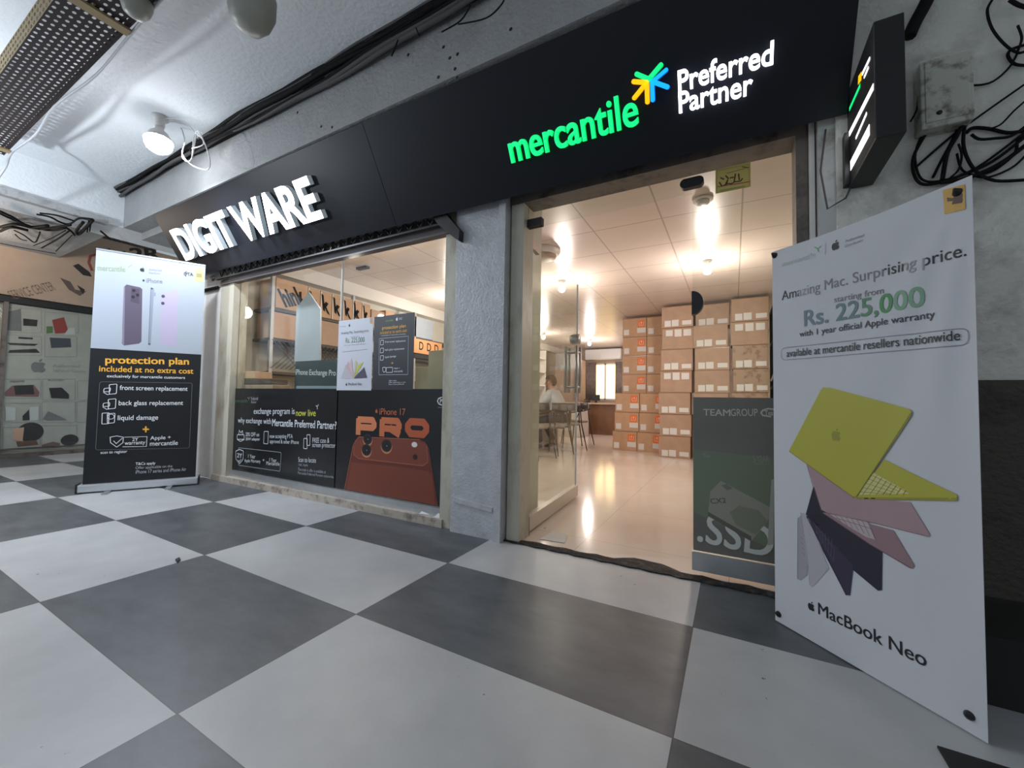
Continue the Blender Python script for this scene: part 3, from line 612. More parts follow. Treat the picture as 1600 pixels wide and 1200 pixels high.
# ------------------------------------------------------------------ left roll-up banner
B0 = Vector((-3.657, .735, 0)); B1 = Vector((-3.265, 1.467, 0)); BP = Plane(B0, B1 - B0, ZZ); BWd = (B1 - B0).length
rb = thing('rollup_banner', 'white and black roll-up phone protection banner standing at the left of the shop window', 'banner', (B0 + B1) / 2)
W_ = ink(166, 173, 184); K_ = ink(17, 18, 22)
def sheet(pl, uvs, t, m, nm, par): return MB().slab([pl.w(u, -t) for u in uvs], pl.n * t).build(nm, m, par)
split = (BP.at((139, 545)).y + BP.at((318, 553)).y) / 2; top = BP.at((325, 417)).y
u0, u1 = .025, BWd - .025
sheet(BP, [(u0, .07), (u1, .07), (u1, top), (u0, top)], .003, K_, 'banner_sheet', rb)
hb = MB(); hb.slab([BP.w((0, .012), .05), BP.w((BWd, .012), .05), BP.w((BWd, .075), .05), BP.w((0, .075), .05)], -BP.n * .11); hb.build('base_case', mat('silver_base', (.60, .62, .64), .3, .6), rb, .008)
for u in (-.006, BWd): MB().slab([BP.w((u, .008), .056), BP.w((u + .006, .008), .056), BP.w((u + .006, .085), .056), BP.w((u, .085), .056)], -BP.n * .12).build('end_cap', BLACKM, rb)
for u in (.20, .62): MB().slab([BP.w((u - .02, .0), .17), BP.w((u + .02, .0), .17), BP.w((u + .02, .0), -.1), BP.w((u - .02, .0), -.1)], ZZ * .012).build('foot', STEEL, rb)
MB().slab([BP.w((u0, top), .006), BP.w((u1, top), .006), BP.w((u1, top + .014), .006), BP.w((u0, top + .014), .006)], -BP.n * .014).build('top_rail', ALU, rb)
MB().tube([BP.w((BWd / 2, .05), -.03), BP.w((BWd / 2, top), -.012)], .008, None, 8).build('support_pole', ALU, rb)
pr = Print(BP, .0004); pr.puv([(u0, split), (u1, split), (u1, top), (u0, top)], W_)
pr.poly([(195, 447), (198, 444.5), (219, 449), (222.5, 452), (221, 534), (217, 537), (194, 540), (190.5, 537)], ink(92, 82, 100)).poly([(205, 449), (218, 452), (217.5, 475), (204, 471)], ink(76, 66, 84))
for c in ((209, 454), (208, 464), (215, 461)): pr.disc(c, .012, .014, ink(28, 25, 34))
pr.poly([(191, 510), (193.5, 448), (195.5, 447), (194, 539), (191, 537)], ink(130, 122, 140))
pr.poly([(235.5, 449), (241, 450.5), (235.5, 540), (231.5, 539)], ink(140, 146, 162)).stroke([(236, 449), (232, 539)], .003, ink(90, 92, 110)).poly([(241, 456), (243.5, 458), (243, 463), (240.5, 463)], ink(140, 146, 162)); pr.disc((237.5, 451), .007, .007, ink(60, 60, 80)).disc((233.5, 537.5), .007, .007, ink(60, 60, 80))
pr.poly([(252, 462), (255, 458.5), (276, 452), (278.5, 455), (276, 538), (273, 542), (253, 539), (250, 536)], ink(176, 166, 190)).disc((255, 463), .013, .015, ink(70, 62, 90)).disc((254.5, 474), .013, .015, ink(70, 62, 90)); pr.build('phone_pictures', rb)
pr = Print(BP, .0012); G_ = ink(120, 122, 130); Y_ = ink(240, 176, 60); WT = ink(232, 234, 238); K2 = ink(30, 30, 34)
pr.text('mercantile', (153, 423), (196, 425), (153, 414), ink(138, 152, 108), .01).stroke([(200, 418), (203, 416), (206, 414)], .004, ink(138, 152, 108)).apple((222.5, 421), .038, .044, K2).text('Authorised', (233, 423), (253, 424.5), (233, 419.5), G_).text('Distributor', (233, 428), (251, 429), (233, 424.8), G_)
pr.cut('brand_row_printing', rb).text('PTA', (290, 431), (302, 431.5), (290, 426), K2, .03).stroke([(292, 424), (288, 426.5), (288, 429.5), (291, 432)], .005, K2)
pr.cut('approval_mark', rb).poly([(304.5, 417), (318.5, 418.5), (318, 441), (304, 439.5)], ink(225, 190, 130)).poly([(307, 427), (315.5, 427.5), (315.5, 434), (307, 433.5)], ink(150, 140, 80)); pr.cut('yellow_tag', rb)
pr.cut('brand_row_printing', rb).apple((224.5, 438), .018, .022, K2).text('iPhone', (229, 442), (254, 443), (229, 435), G_); pr.build('phone_name_printing', rb)
pr = Print(BP, .0012)
pr.text('protection plan', (165, 571), (295, 573), (165, 556.5), Y_, .03).text('included at no extra cost', (155, 580.3), (302, 584), (155, 571.3), Y_, .02).text('exclusively for mercantile customers', (167, 591), (289, 593.5), (167, 585), WT, .012)
pr.rrect([(156, 596.5), (300.5, 598.5), (296, 700), (149.5, 703)], .02, .0028, ink(120, 120, 125))
pr.text('front screen replacement', (187, 611.5), (293, 613), (187, 602), WT, .012).text('back glass replacement', (185.5, 635.5), (286, 635), (185.5, 626), WT, .012).text('liquid damage', (184, 659), (247, 658), (184, 649), WT, .012)
pr.poly([(223, 669.5), (233, 669.5), (233, 672), (223, 672)], Y_).poly([(226.7, 666), (229.3, 666), (229.3, 675.5), (226.7, 675.5)], Y_)
for dy in (0, 23, 45.5):
    k = dy / 45.5
    pr.rrect([(171 - k * 3, 616 + dy), (171 - k * 3, 601 + dy), (183 - k * 3, 600 + dy), (182 - k * 3, 615 + dy)], .008, .005, WT)
    if dy < 40: pr.rrect([(162 - k * 2, 612 + dy), (163 - k * 2, 607 + dy), (173 - k * 2, 606 + dy), (172 - k * 2, 612 + dy)], .008, .005, WT).stroke([(162 - k * 2, 613 + dy), (168 - k * 2, 616.5 + dy), (171 - k * 2, 616 + dy)], .005, WT)
    else: pr.disc((173.5, 651), .022, .022, WT, ring=.004).rrect([(159.5, 662.5), (160, 645.5), (171, 645), (170, 662)], .006, .005, WT)
sh = lambda x0, y0, x1, y1: [(x0, y0 + 2), ((x0 + x1) / 2, y0), (x1, y0 + 2), (x1 - .5, y0 + (y1 - y0) * .6), ((x0 + x1) / 2, y1), (x0 + .5, y0 + (y1 - y0) * .6)]
pr.stroke(sh(172.5, 681, 193, 698.5), .005, WT, True).stroke([(178, 689), (182, 693), (191, 685)], .005, WT).stroke([(195, 683), (230, 682), (229, 697.5), (192, 698)], .004, WT)
pr.text('2Y', (207, 689), (216, 688.7), (207, 684), WT, .02).text('warranty', (195, 697), (227, 695.5), (195, 690.5), WT, .012).text('Apple +', (235, 689), (267, 687.5), (235, 681.5), WT, .012).text('mercantile', (234.5, 696.5), (278, 695), (234.5, 689.5), WT, .012)
pr.text('scan to register', (157.5, 710.5), (199, 708.5), (157.5, 705), WT, .01).text('T&Cs apply', (212, 728), (243, 726.5), (212, 722.5), WT, .02).text('Offer applicable on the', (212, 734), (269.5, 731), (212, 728.7), ink(190, 190, 195)).text('iPhone 17 series and iPhone Air', (212, 740), (291, 735.5), (212, 734.5), ink(190, 190, 195)); pr.build('protection_plan_printing', rb)

# ------------------------------------------------------------------ right X-banner
E0 = Vector((1.488, 1.421, .004)); E1 = Vector((1.921, .989, .004)); XB = Plane(E0, E1 - E0, ZZ + (E1 - E0).cross(ZZ).normalized() * -0.0)
eb = thing('fabric_banner', 'grey white fabric laptop banner on a stand at the right of the door', 'banner', (E0 + E1) / 2)
ew = (E1 - E0).length; et = .5 * (XB.at((1213, 388)).y + XB.at((1525, 276)).y)
FAB = mat('white_banner_fabric', (.60, .60, .625), .62, bump=.12, bscale=7, var=.05, vscale=2, stretch=(1, 1, .6))
nu, nv = 60, 100; mb = MB(); V = []
def fold(u, v):                                  # soft folds pulled from the upper right eyelet and a little sag
    d = math.hypot(u - 1, v - 1); a_ = math.atan2(1 - v, 1 - u + 1e-6); f_ = .008 * math.exp(-d * 2.6) * math.sin(a_ * 12) * min(1, (d * 3.2) ** 2)
    return f_ - .004 * math.sin(PI * u) * math.sin(PI * v)
edge = lambda u, v: (ew * u, et * v - (.010 * math.sin(PI * u) if v > .5 else 0) * (2 * v - 1))
for j in range(nv + 1):
    for i in range(nu + 1): V.append(XB.w(edge(i / nu, j / nv), fold(i / nu, j / nv) - .002))
FQ = [(j * (nu + 1) + i, j * (nu + 1) + i + 1, (j + 1) * (nu + 1) + i + 1, (j + 1) * (nu + 1) + i) for j in range(nv) for i in range(nu)]
V = [v + XB.n * .002 for v in V]; BK = [v - XB.n * .0015 for v in V]
mb.add(V, FQ, None, True); mb.add(BK, [f[::-1] for f in FQ], None, True)
rim = [i for i in range(nu + 1)] + [j * (nu + 1) + nu for j in range(1, nv + 1)] + [nv * (nu + 1) + i for i in range(nu - 1, -1, -1)] + [j * (nu + 1) for j in range(nv - 1, 0, -1)]
nr = len(rim); mb.add([V[i] for i in rim] + [BK[i] for i in rim], [(i, (i + 1) % nr, nr + (i + 1) % nr, nr + i) for i in range(nr)])
o = mb.build('fabric_sheet', FAB, eb)
class Drape(Print):                              # printing that follows the folds
    def build(s, name, parent):
        o = Print.build(s, name, parent); org = ORG[o.name]; bm = bmesh.new(); bm.from_mesh(o.data)
        bmesh.ops.triangulate(bm, faces=bm.faces)
        for _ in range(5):
            lg_ = [e for e in bm.edges if e.calc_length() > .025]
            if not lg_: break
            bmesh.ops.subdivide_edges(bm, edges=lg_, cuts=1); bmesh.ops.triangulate(bm, faces=bm.faces)
        for v in bm.verts:
            q = v.co + org - s.p.o; v.co += s.p.n * (fold(q.dot(s.p.u) / ew, q.dot(s.p.v) / et) + .0007)
        bm.to_mesh(o.data); bm.free(); return o
for (u, v, m_) in ((.012, et - .02, BLACKM), (ew - .03, et - .035, BLACKM), (.015, .03, BLACKM), (ew - .035, .045, BLACKM)):
    MB().lathe(XB.w((u, v), -.004), [(.012, 0), (.012, .006), (.006, .016), (.003, .022)], None, 12, (XB.n + XB.v * .4)).build('corner_tip', m_, eb)
cpt = XB.w((ew / 2, et * .5), -.10)
for u, v in ((.012, et - .02), (ew - .03, et - .035), (.015, .03), (ew - .035, .045)): MB().tube([cpt, XB.w((u, v), -.006)], .006, None, 8).build('stand_arm', BLACKM, eb)
for u in (.0, ew): MB().tube([cpt, XB.w((ew / 2 + (u - ew / 2) * .3, .008), -.22)], .008, None, 8).build('stand_leg', BLACKM, eb)
D = lambda x, y: (1200 + x / 4, 270 + y / 4); E = lambda x, y: (1200 + x / 3.53, 560 + y / 3.53); F = lambda x, y: (1200 + x / 3.53, 860 + y / 3.53)
GL = ink(150, 160, 160); K3 = ink(24, 24, 28); GRY = ink(150, 148, 152); PNK = ink(172, 166, 168)
pr = Drape(XB)
pr.text('mercantile', D(92, 588), D(298, 528), D(92, 555), ink(176, 190, 180)).stroke([D(295, 465), D(312, 474), D(330, 460)], .004, ink(100, 175, 120)).stroke([D(312, 474), D(318, 492)], .004, ink(110, 160, 120)).stroke([D(362, 440), D(360, 515)], .0012, GRY).apple(D(424, 452), .030, .036, K3).text('Authorised', D(485, 437), D(605, 398), D(485, 420), ink(120, 120, 125)).text('Distributor', D(485, 466), D(600, 428), D(485, 450), ink(120, 120, 125))
pr.cut('logo_row_printing', eb).poly([(1474, 297), (1508, 288), (1509, 327), (1476, 335)], ink(205, 160, 75)).poly([(1480, 309), (1505, 302), (1505, 317), (1481, 321)], ink(95, 70, 55)); pr.build('yellow_tag', eb)
pr = Drape(XB)
pr.text('Amazing Mac. Surprising price.', D(88, 815), D(1241, 545), D(88, 742), K3, .006, split=[(.13, K3), (.20, GRY), (.64, ink(125, 118, 124)), (.74, K3), (.84, GRY), (9, K3)])
pr.text('starting from', D(412, 822), D(718, 765), D(412, 775), ink(120, 118, 122), .01)
pr.text('Rs. 225,000', D(228, 975), D(975, 852), D(228, 862), K3, .022, split=[(.30, ink(105, 122, 128)), (.50, ink(95, 125, 120)), (.66, ink(80, 130, 95)), (.78, ink(60, 135, 70)), (9, ink(120, 160, 130))])
pr.text('with 1 year official Apple warranty', D(197, 1037), D(1042, 920), D(197, 990), ink(40, 40, 44), .008)
pr.rrect([D(84, 1172), D(1252, 1075), D(1252, 968), D(84, 1096)], .02, .0018, ink(122, 122, 130)).text('available at mercantile resellers nationwide', D(118, 1152), D(1200, 1046), D(118, 1108), ink(40, 40, 44), .008); pr.build('price_printing', eb)
pr = Drape(XB)
SIL = ink(176, 172, 178); SIL2 = ink(158, 154, 162); NAV = ink(52, 46, 66); NAV2 = ink(38, 33, 50); PK = ink(166, 138, 142); PK2 = ink(146, 118, 122); YL = ink(178, 172, 62); YL2 = ink(150, 144, 48); YE = ink(120, 112, 40); KY = ink(205, 198, 130)
pr.poly([E(165, 880), E(200, 850), E(216, 1110), F(216, 135), F(180, 165), F(163, 158)], SIL2).poly([E(180, 850), E(215, 862), F(335, 100), F(248, 200), F(232, 198), E(200, 1000)], SIL).stroke([E(180, 850), E(215, 1080), F(230, 190)], .0012, ink(110, 106, 114))
pr.stroke([E(165, 880), F(163, 155)], .002, ink(110, 106, 114))
for k in range(4): pr.stroke([E(178 + k * 4, 985 + k * 28), E(194 + k * 3, 1000 + k * 28)], .0012, ink(90, 86, 96))
pr.poly([E(250, 705), E(208, 860), E(310, 860), E(460, 960), F(630, 5), F(628, 218), F(606, 222), F(360, 20), E(330, 1000), E(215, 875)], NAV2).poly([E(215, 865), F(470, 85), F(452, 248), F(428, 246), F(300, 0), E(260, 960)], NAV).stroke([E(212, 870), F(430, 246)], .003, ink(25, 22, 34))
for k in range(6): pr.stroke([E(262 + k * 18, 925 + k * 14), E(275 + k * 14, 965 + k * 26)], .0014, ink(96, 90, 108))
pr.stroke([E(250, 905), E(365, 1050), E(360, 1118), E(262, 950)], .0014, ink(96, 90, 108))
pr.poly([E(300, 850), E(330, 850), E(692, 948), E(808, 1140), E(800, 1158), E(780, 1155), E(560, 1025), E(385, 910)], PK2).poly([E(215, 585), E(300, 640), E(470, 765), E(785, 792), E(893, 970), E(885, 983), E(600, 910), E(320, 848), E(295, 835)], PK).stroke([E(310, 852), E(600, 912), E(885, 982)], .0015, ink(120, 96, 100)).stroke([E(215, 585), E(250, 710), E(295, 840)], .002, ink(110, 84, 90)).stroke([E(310, 858), E(560, 1025), E(790, 1156)], .0025, ink(96, 74, 80))
pr.poly([E(340, 858), E(555, 905), E(592, 1000), E(540, 985), E(400, 900)], ink(186, 168, 172))
for k in range(7): pr.stroke([E(370 + k * 30, 865 + k * 6.5), E(405 + k * 31, 905 + k * 15)], .0014, ink(100, 82, 88))
pr.stroke([E(375, 880), E(570, 940)], .0014, ink(100, 82, 88))
pr.poly([E(490, 757), E(640, 558), E(1043, 752), E(1043, 783), E(1035, 786), E(500, 775), E(478, 768)], YL).poly([E(480, 766), E(1043, 768), E(1043, 784), E(490, 777)], YL2).poly([E(575, 628), E(792, 745), E(495, 753)], KY)
for k in range(5): pr.stroke([E(570 - k * 17, 645 + k * 24), E(790 - k * 6, 745)] if k == 0 else [E(570 - k * 17, 640 + k * 24), E(740 - k * 20, 748 - max(0, 3 - k) * 8)], .0012, YE)
for k in range(7): pr.stroke([E(600 + k * 27, 645 + k * 14), E(520 + k * 38, 752 - (k > 5) * 2)], .0012, YE)
pr.poly([E(120, 508), E(292, 175), E(305, 160), E(352, 163), E(780, 280), E(793, 292), E(792, 315), E(490, 760), E(470, 765), E(125, 518)], YL).stroke([E(793, 300), E(488, 762)], .003, YE).stroke([E(120, 512), E(472, 767)], .002, YE).apple(E(378, 420), .036, .046, YL2)
for x_ in (540, 578): pr.stroke([E(x_ - 8, 772), E(x_ + 10, 772)], .003, ink(40, 38, 20))
pr.build('laptop_picture', eb)
pr = Drape(XB); pr.apple(F(238, 306), .028, .034, K3).text('MacBook Neo', F(278, 350), F(874, 645), F(278, 288), K3, .012); pr.build('laptop_name_printing', eb)

# ------------------------------------------------------------------ printed film and posters on the shop window
G = lambda x, y: (340 + x / 4.21, 570 + y / 4.21); H = lambda x, y: (340 + x / 4.21, 360 + y / 4.21)
wp = Plane((0, GY - .001, 0), XY, ZZ); zv = wp.at((365, 607)).y
wf = thing('window_film', 'black phone exchange advertisement film across the lower half of the shop window', 'poster', (-1.8, GY, .12))
MB().box((-3.168, GY - .003, .116), (-.432, GY - .001, zv)).build('film', BLACKG, wf)
wp = Plane((0, GY - .003, 0), XY, ZZ); pr = Print(wp, .0006); GN = ink(60, 100, 70); YW = ink(205, 205, 80); W2 = ink(215, 217, 222); W3 = ink(160, 162, 168); OR = ink(196, 104, 66)
pr.text('mercantile', G(120, 247), G(198, 247), G(120, 225), GN).stroke([G(198, 215), G(206, 222), G(215, 212)], .004, W3).stroke([G(206, 222), G(207, 232)], .004, W3).text('Preferred', G(222, 235), G(266, 232), G(222, 212), W3).text('Partner', G(222, 254), G(256, 252), G(222, 238), W3)
pr.cut('brand_printing', wf).text('exchange program is', G(238, 336), G(507, 338), G(238, 285), W2).text('now live', G(516, 337), G(646, 338), G(516, 295), YW, .008).stroke([G(648, 268), G(656, 276), G(664, 262)], .006, W2).stroke([G(656, 276), G(657, 292)], .006, W2)
pr.cut('headline_printing', wf).text('why exchange with', G(134, 392), G(352, 402), G(134, 346), W2).text('Mercantile Preferred Partner?', G(360, 402), G(782, 425), G(360, 356), W2, .02)
pr.cut('question_printing', wf).rrect([G(130, 490), G(130, 460), G(176, 460), G(176, 490)], .01, .007, W2).stroke([G(130, 490), G(152, 504), G(176, 492)], .007, W2).stroke([G(140, 460), G(145, 430), G(155, 448), G(165, 432), G(168, 460)], .007, W2)
pr.text('20% OFF on', G(186, 470), G(275, 472), G(186, 444), W2).text('20W adapter', G(186, 502), G(280, 504), G(186, 478), W2, .01).cut('adapter_offer_printing', wf).rrect([G(305, 518), G(308, 438), G(336, 438), G(333, 520)], .01, .006, W2)
pr.text('now accepting PTA', G(345, 490), G(496, 492), G(345, 456), W2).text('approved & other iPhone', G(345, 522), G(536, 530), G(345, 490), W2)
pr.cut('trade_offer_printing', wf).rrect([G(568, 550), G(570, 484), G(593, 484), G(591, 552)], .008, .006, W2).rrect([G(590, 530), G(590, 460), G(612, 460), G(610, 530)], .008, .006, W2).text('FREE case &', G(627, 512), G(738, 514), G(627, 480), W2).text('screen protector', G(626, 550), G(778, 556), G(626, 516), W2)
pr.cut('case_offer_printing', wf).rrect([G(140, 545), G(422, 576), G(415, 700), G(140, 660)], .02, .005, W3).poly([G(122, 560), G(176, 560), G(172, 640), G(148, 655), G(122, 630)], K_).stroke([G(123, 568), G(148, 556), G(174, 568), G(172, 620), G(148, 650), G(124, 618)], .007, W2, True).text('2Y', G(132, 608), G(164, 612), G(132, 580), W2, .02).stroke([G(140, 628), G(146, 636), G(158, 622)], .006, W2)
pr.text('1 Year', G(205, 612), G(252, 616), G(205, 588), W2).text('Apple Warranty', G(180, 645), G(286, 652), G(180, 618), W2).text('+', G(300, 632), G(312, 633), G(300, 620), W2, .02).text('1 Year', G(345, 638), G(392, 642), G(345, 612), W2).text('Mercantile', G(325, 658), G(412, 664), G(325, 634), W2)
pr.cut('warranty_printing', wf).text('Scan to locate', G(535, 638), G(652, 644), G(535, 606), W2).text('T&C Apply', G(535, 668), G(600, 670), G(535, 650), W3).text('The trade in offer is available at', G(533, 695), G(716, 714), G(533, 676), W3).text('Mercantile Preferred Partners nationwide.', G(533, 718), G(770, 746), G(533, 700), W3)
pr.build('locate_printing', wf)
pr = Print(wp, .0006); PB = ink(126, 60, 42); PB2 = ink(106, 46, 32); PE = ink(168, 92, 66)
pr.poly([G(835, 818), G(892, 530), G(905, 495), G(930, 472), G(1330, 492), G(1365, 505), G(1388, 545), G(1400, 600), G(1450, 926)], PB2).poly([G(848, 820), G(880, 640), G(1200, 672), G(1380, 700), G(1410, 720), G(1432, 920)], PB)
pr.poly([G(895, 540), G(915, 500), G(950, 482), G(1330, 500), G(1370, 520), G(1385, 640), G(1360, 662), G(930, 615), G(895, 590)], PB).stroke([G(900, 535), G(895, 590), G(930, 617), G(1350, 664), G(1385, 640), G(1375, 530)], .006, PE).stroke([G(835, 818), G(892, 530), G(930, 474), G(1330, 492)], .006, PE).stroke([G(1390, 545), G(1450, 925)], .005, ink(70, 45, 50))
for x_, y_, r_ in ((988, 488, .047), (980, 560, .050), (1112, 532, .052)): pr.disc(G(x_, y_ + 8), r_ * 1.14, r_ * 1.02, ink(200, 130, 90)).disc(G(x_, y_), r_ * 1.06, r_ * .92, ink(34, 28, 28)).disc(G(x_, y_), r_ * .72, r_ * .62, ink(14, 13, 15)).disc(G(x_ + 2, y_ + 2), r_ * .12, r_ * .12, ink(130, 130, 140))
pr.disc(G(1296, 525), .028, .020, ink(232, 225, 222)).disc(G(1300, 606), .022, .020, ink(40, 26, 24)).build('phone_picture', wf)
pr = Print(wp, .0012)
p0 = wp.at(G(910, 452)); p1 = wp.at(G(1392, 486)); ph = wp.at(G(910, 336)).y - p0.y; lw_ = (p1.x - p0.x) * .306; t_ = .054
for k_, m_ in enumerate((ink(216, 128, 84), ink(204, 110, 66), ink(188, 88, 50))):      # wide square lettering
    ox = p0.x + k_ * (p1.x - p0.x) * .347; oy = p0.y + (p1.y - p0.y) * k_ / 2; h2 = t_ / 2; pt = lambda x, y: Vector((ox + x, oy + y))
    if k_ < 2:
        pr.stroke([pt(h2, 0), pt(h2, ph - h2)], t_, m_, uv=True).stroke([pt(h2, ph - h2), pt(lw_ - h2 - .02, ph - h2), pt(lw_ - h2, ph - h2 - .03), pt(lw_ - h2, .42 * ph + .01), pt(lw_ - h2 - .02, .42 * ph - .005), pt(h2, .42 * ph - .005)], t_ * .94, m_, uv=True)
        if k_: pr.stroke([pt(lw_ * .5, .40 * ph), pt(lw_ - h2, h2 * .7)], t_ * 1.05, m_, uv=True)
    else: pr.stroke([pt(h2 + .03, h2), pt(lw_ - h2 - .03, h2), pt(lw_ - h2, h2 + .03), pt(lw_ - h2, ph - h2 - .03), pt(lw_ - h2 - .03, ph - h2), pt(h2 + .03, ph - h2), pt(h2, ph - h2 - .03), pt(h2, h2 + .03)], t_, m_, True, True)
pr.apple(G(1047, 302), .030, .036, ink(196, 84, 50)).text('iPhone 17', G(1066, 328), G(1236, 332), G(1066, 286), OR, .004)
pr.cut('phone_name_printing', wf).text('PTA', G(1464, 252), G(1511, 256), G(1464, 226), W2, .03).stroke([G(1475, 214), G(1455, 222), G(1448, 240), G(1458, 258), G(1475, 264)], .008, W2).text('Approved', G(1450, 284), G(1511, 286), G(1450, 276), W3); pr.build('approval_mark', wf)

po = thing('poster', 'white laptop price poster stuck on the shop window glass', 'poster', P3(wp, (553, 610)), 'posters on the shop window'); q0 = [wp.at(H(800, 596)), wp.at(H(1020, 573)), wp.at(H(1020, 1055)), wp.at(H(785, 1050))]
def poster(q0, m, par):
    x0, x1 = (q0[0].x + q0[3].x) / 2, (q0[1].x + q0[2].x) / 2; y1, y0 = (q0[0].y + q0[1].y) / 2, (q0[2].y + q0[3].y) / 2
    MB().slab([wp.w(u, .002) for u in ((x0, y0), (x1, y0), (x1, y1), (x0, y1))], wp.n * .0015).build('sheet', m, par)
poster(q0, ink(205, 206, 216), po); pl2 = wp.off(.0035); pr = Print(pl2, .0006)
pr.text('mercantile', H(802, 636), H(845, 634), H(802, 628), GL).apple(H(868, 623), .022, .028, K3).cut('logo_printing', po).poly([H(1003, 575), H(1018, 574), H(1018, 614), H(1003, 612)], ink(190, 150, 90))
pr.cut('yellow_tag', po).text('Amazing Mac. Surprising price.', H(812, 690), H(996, 672), H(812, 668), ink(110, 110, 118)).text('starting from', H(875, 706), H(932, 701), H(875, 698), GRY).text('Rs. 225,000', H(842, 746), H(966, 740), H(842, 708), ink(100, 140, 120), .008).text('with 1 year official Apple warranty', H(832, 762), H(972, 752), H(832, 752), GRY).stroke([H(822, 800), H(985, 782)], .003, GRY)
pr.cut('price_printing', po); cx, cy = 898, 975
for (a, b), m in ((((812, 975), (845, 880)), ink(190, 184, 192)), (((845, 900), (862, 860)), ink(198, 168, 172)), (((864, 890), (882, 838)), ink(208, 180, 184)), (((905, 850), (920, 868)), ink(198, 190, 140)), (((925, 885), (960, 868)), ink(196, 192, 70)), (((925, 940), (968, 900)), ink(88, 82, 104)), (((965, 900), (985, 970)), ink(76, 70, 92))): pr.poly([H(cx, cy), H(*a), H(*b)], m)
pr.cut('laptop_picture', po).apple(H(848, 1012), .020, .024, K3).text('MacBook Neo', H(860, 1019), H(950, 1018), H(860, 1002), ink(60, 60, 66)); pr.build('laptop_name_printing', po)
pk = thing('poster', 'black phone protection poster with yellow heading on the shop window glass', 'poster', P3(wp, (615, 610)), 'posters on the shop window'); q1 = [wp.at(H(1031, 570)), wp.at(H(1297, 540)), wp.at(H(1288, 1050)), wp.at(H(1022, 1050))]
poster(q1, ink(34, 35, 42), pk); pr = Print(pl2, .0006)
pr.text('mercantile', H(1105, 602), H(1155, 597), H(1105, 588), ink(110, 190, 90)).apple(H(1180, 582), .024, .030, WT).text('Authorised', H(1194, 580), H(1216, 578), H(1194, 573), WT).text('Distributor', H(1194, 588), H(1216, 586), H(1194, 581), WT)
pr.cut('logo_printing', pk).text('protection plan', H(1083, 660), H(1238, 645), H(1083, 632), Y_, .02).text('included at no extra cost', H(1070, 684), H(1246, 668), H(1070, 664), Y_, .012).text('exclusively for mercantile customers', H(1078, 698), H(1238, 686), H(1078, 689), WT)
pr.cut('heading_printing', pk).rrect([H(1062, 950), H(1065, 712), H(1257, 696), H(1253, 948)], .008, .005, W3)
for t, y_, x_ in (('front screen replacement', 744, 1238), ('back glass replacement', 796, 1230), ('liquid damage', 845, 1176)): pr.text(t, H(1102, y_), H(x_, y_ - 8), H(1102, y_ - 17), WT).rrect([H(1072, y_ + 10), H(1074, y_ - 20), H(1094, y_ - 22), H(1092, y_ + 8)], .006, .004, WT)
pr.text('+', H(1144, 880), H(1160, 880), H(1144, 866), Y_, .02).stroke([H(1088, 904), H(1098, 900), H(1110, 904), H(1108, 925), H(1098, 934), H(1090, 925)], .004, WT, True).rrect([H(1112, 935), H(1112, 903), H(1154, 901), H(1153, 934)], .003, .004, WT).text('Apple +', H(1162, 915), H(1200, 914), H(1162, 902), WT).text('mercantile', H(1162, 934), H(1220, 932), H(1162, 920), WT)
pr.cut('benefits_printing', pk).text('T&Cs apply', H(1128, 994), H(1180, 993), H(1128, 985), WT).text('Offer applicable on the', H(1128, 1006), H(1240, 1004), H(1128, 997), WT).text('iPhone 17 series and iPhone Air', H(1128, 1017), H(1230, 1015), H(1128, 1009), WT); pr.build('terms_printing', pk)
# ------------------------------------------------------------------ shop interior
# standee behind the glass
sp_ = yplane(1.95); sd = thing('display_standee', 'pale phone exchange standee with dark name band behind the shop window', 'standee', (-2.22, 1.97, 0))
MB().box((-2.55, 1.955, .10), (-1.90, 1.975, 1.23)).build('board', mat('standee_dark', (.035, .055, .065), .4), sd)
MB().slab([(-2.57, 1.955, 1.23), (-2.17, 1.955, 1.23), (-2.19, 1.955, 1.73), (-2.38, 1.955, 1.92), (-2.57, 1.955, 1.78)], (0, .015, 0)).build('header_board', mat('standee_pale', (.42, .44, .48), .4, var=.15, vscale=3), sd)
MB().box((-2.62, 1.90, 0), (-1.85, 2.05, .10)).build('foot', BLACKM, sd)
pr = Print(Plane((0, 1.955, 0), XY, ZZ), .001); pr.text('iPhone Exchange Pro', (461.5, 588), (524.5, 590), (461.5, 577), ink(205, 208, 210), .012).poly([(463, 603), (526, 603), (526, 625), (463, 625)], ink(140, 155, 165)); pr.build('printing', sd)

# wall shelving on the left with cartons
SX = -3.12
sv = thing('storage_shelving', 'dark steel shelving along the left wall holding brown cartons', 'shelving', (-3.3, 3.6, 0))
for z in (.45, 1.15, 1.52, 1.86): MB().box((-3.46, 2.02, z - .03), (SX - .01, 5.4, z)).build('shelf', mat('shelf_dark', (.07, .06, .055), .5), sv)
for y in (2.02, 3.1, 4.3, 5.38): MB().box((-3.16, y, .006), (-3.12, y + .035, 2.24)).build('upright', STEEL, sv)
mg = MB()
for i in range(26):
    y = 2.03 + i * .055
    mg.tube([(SX + .02, y, 1.18), (SX + .02, y + .33, 1.50)], .004, None, 4); mg.tube([(SX + .025, y + .33, 1.18), (SX + .025, y, 1.50)], .004, None, 4)
mg.build('wire_mesh', mat('mesh_wire', (.05, .05, .05), .4), sv)
MB().box((SX - .02, 2.02, 1.86), (SX - .005, 3.6, 1.875)).build('shelf_lip', BLACKM, sv)
def carton(name, label, lo, hi, m, group, tape=True):
    t = thing(name, label, 'carton', ((lo[0] + hi[0]) / 2, (lo[1] + hi[1]) / 2, lo[2]), group)
    MB().box(lo, hi).build('box', m, t, .006); return t
ORD = ['first', 'second', 'third', 'fourth', 'fifth', 'sixth', 'seventh', 'eighth', 'ninth']
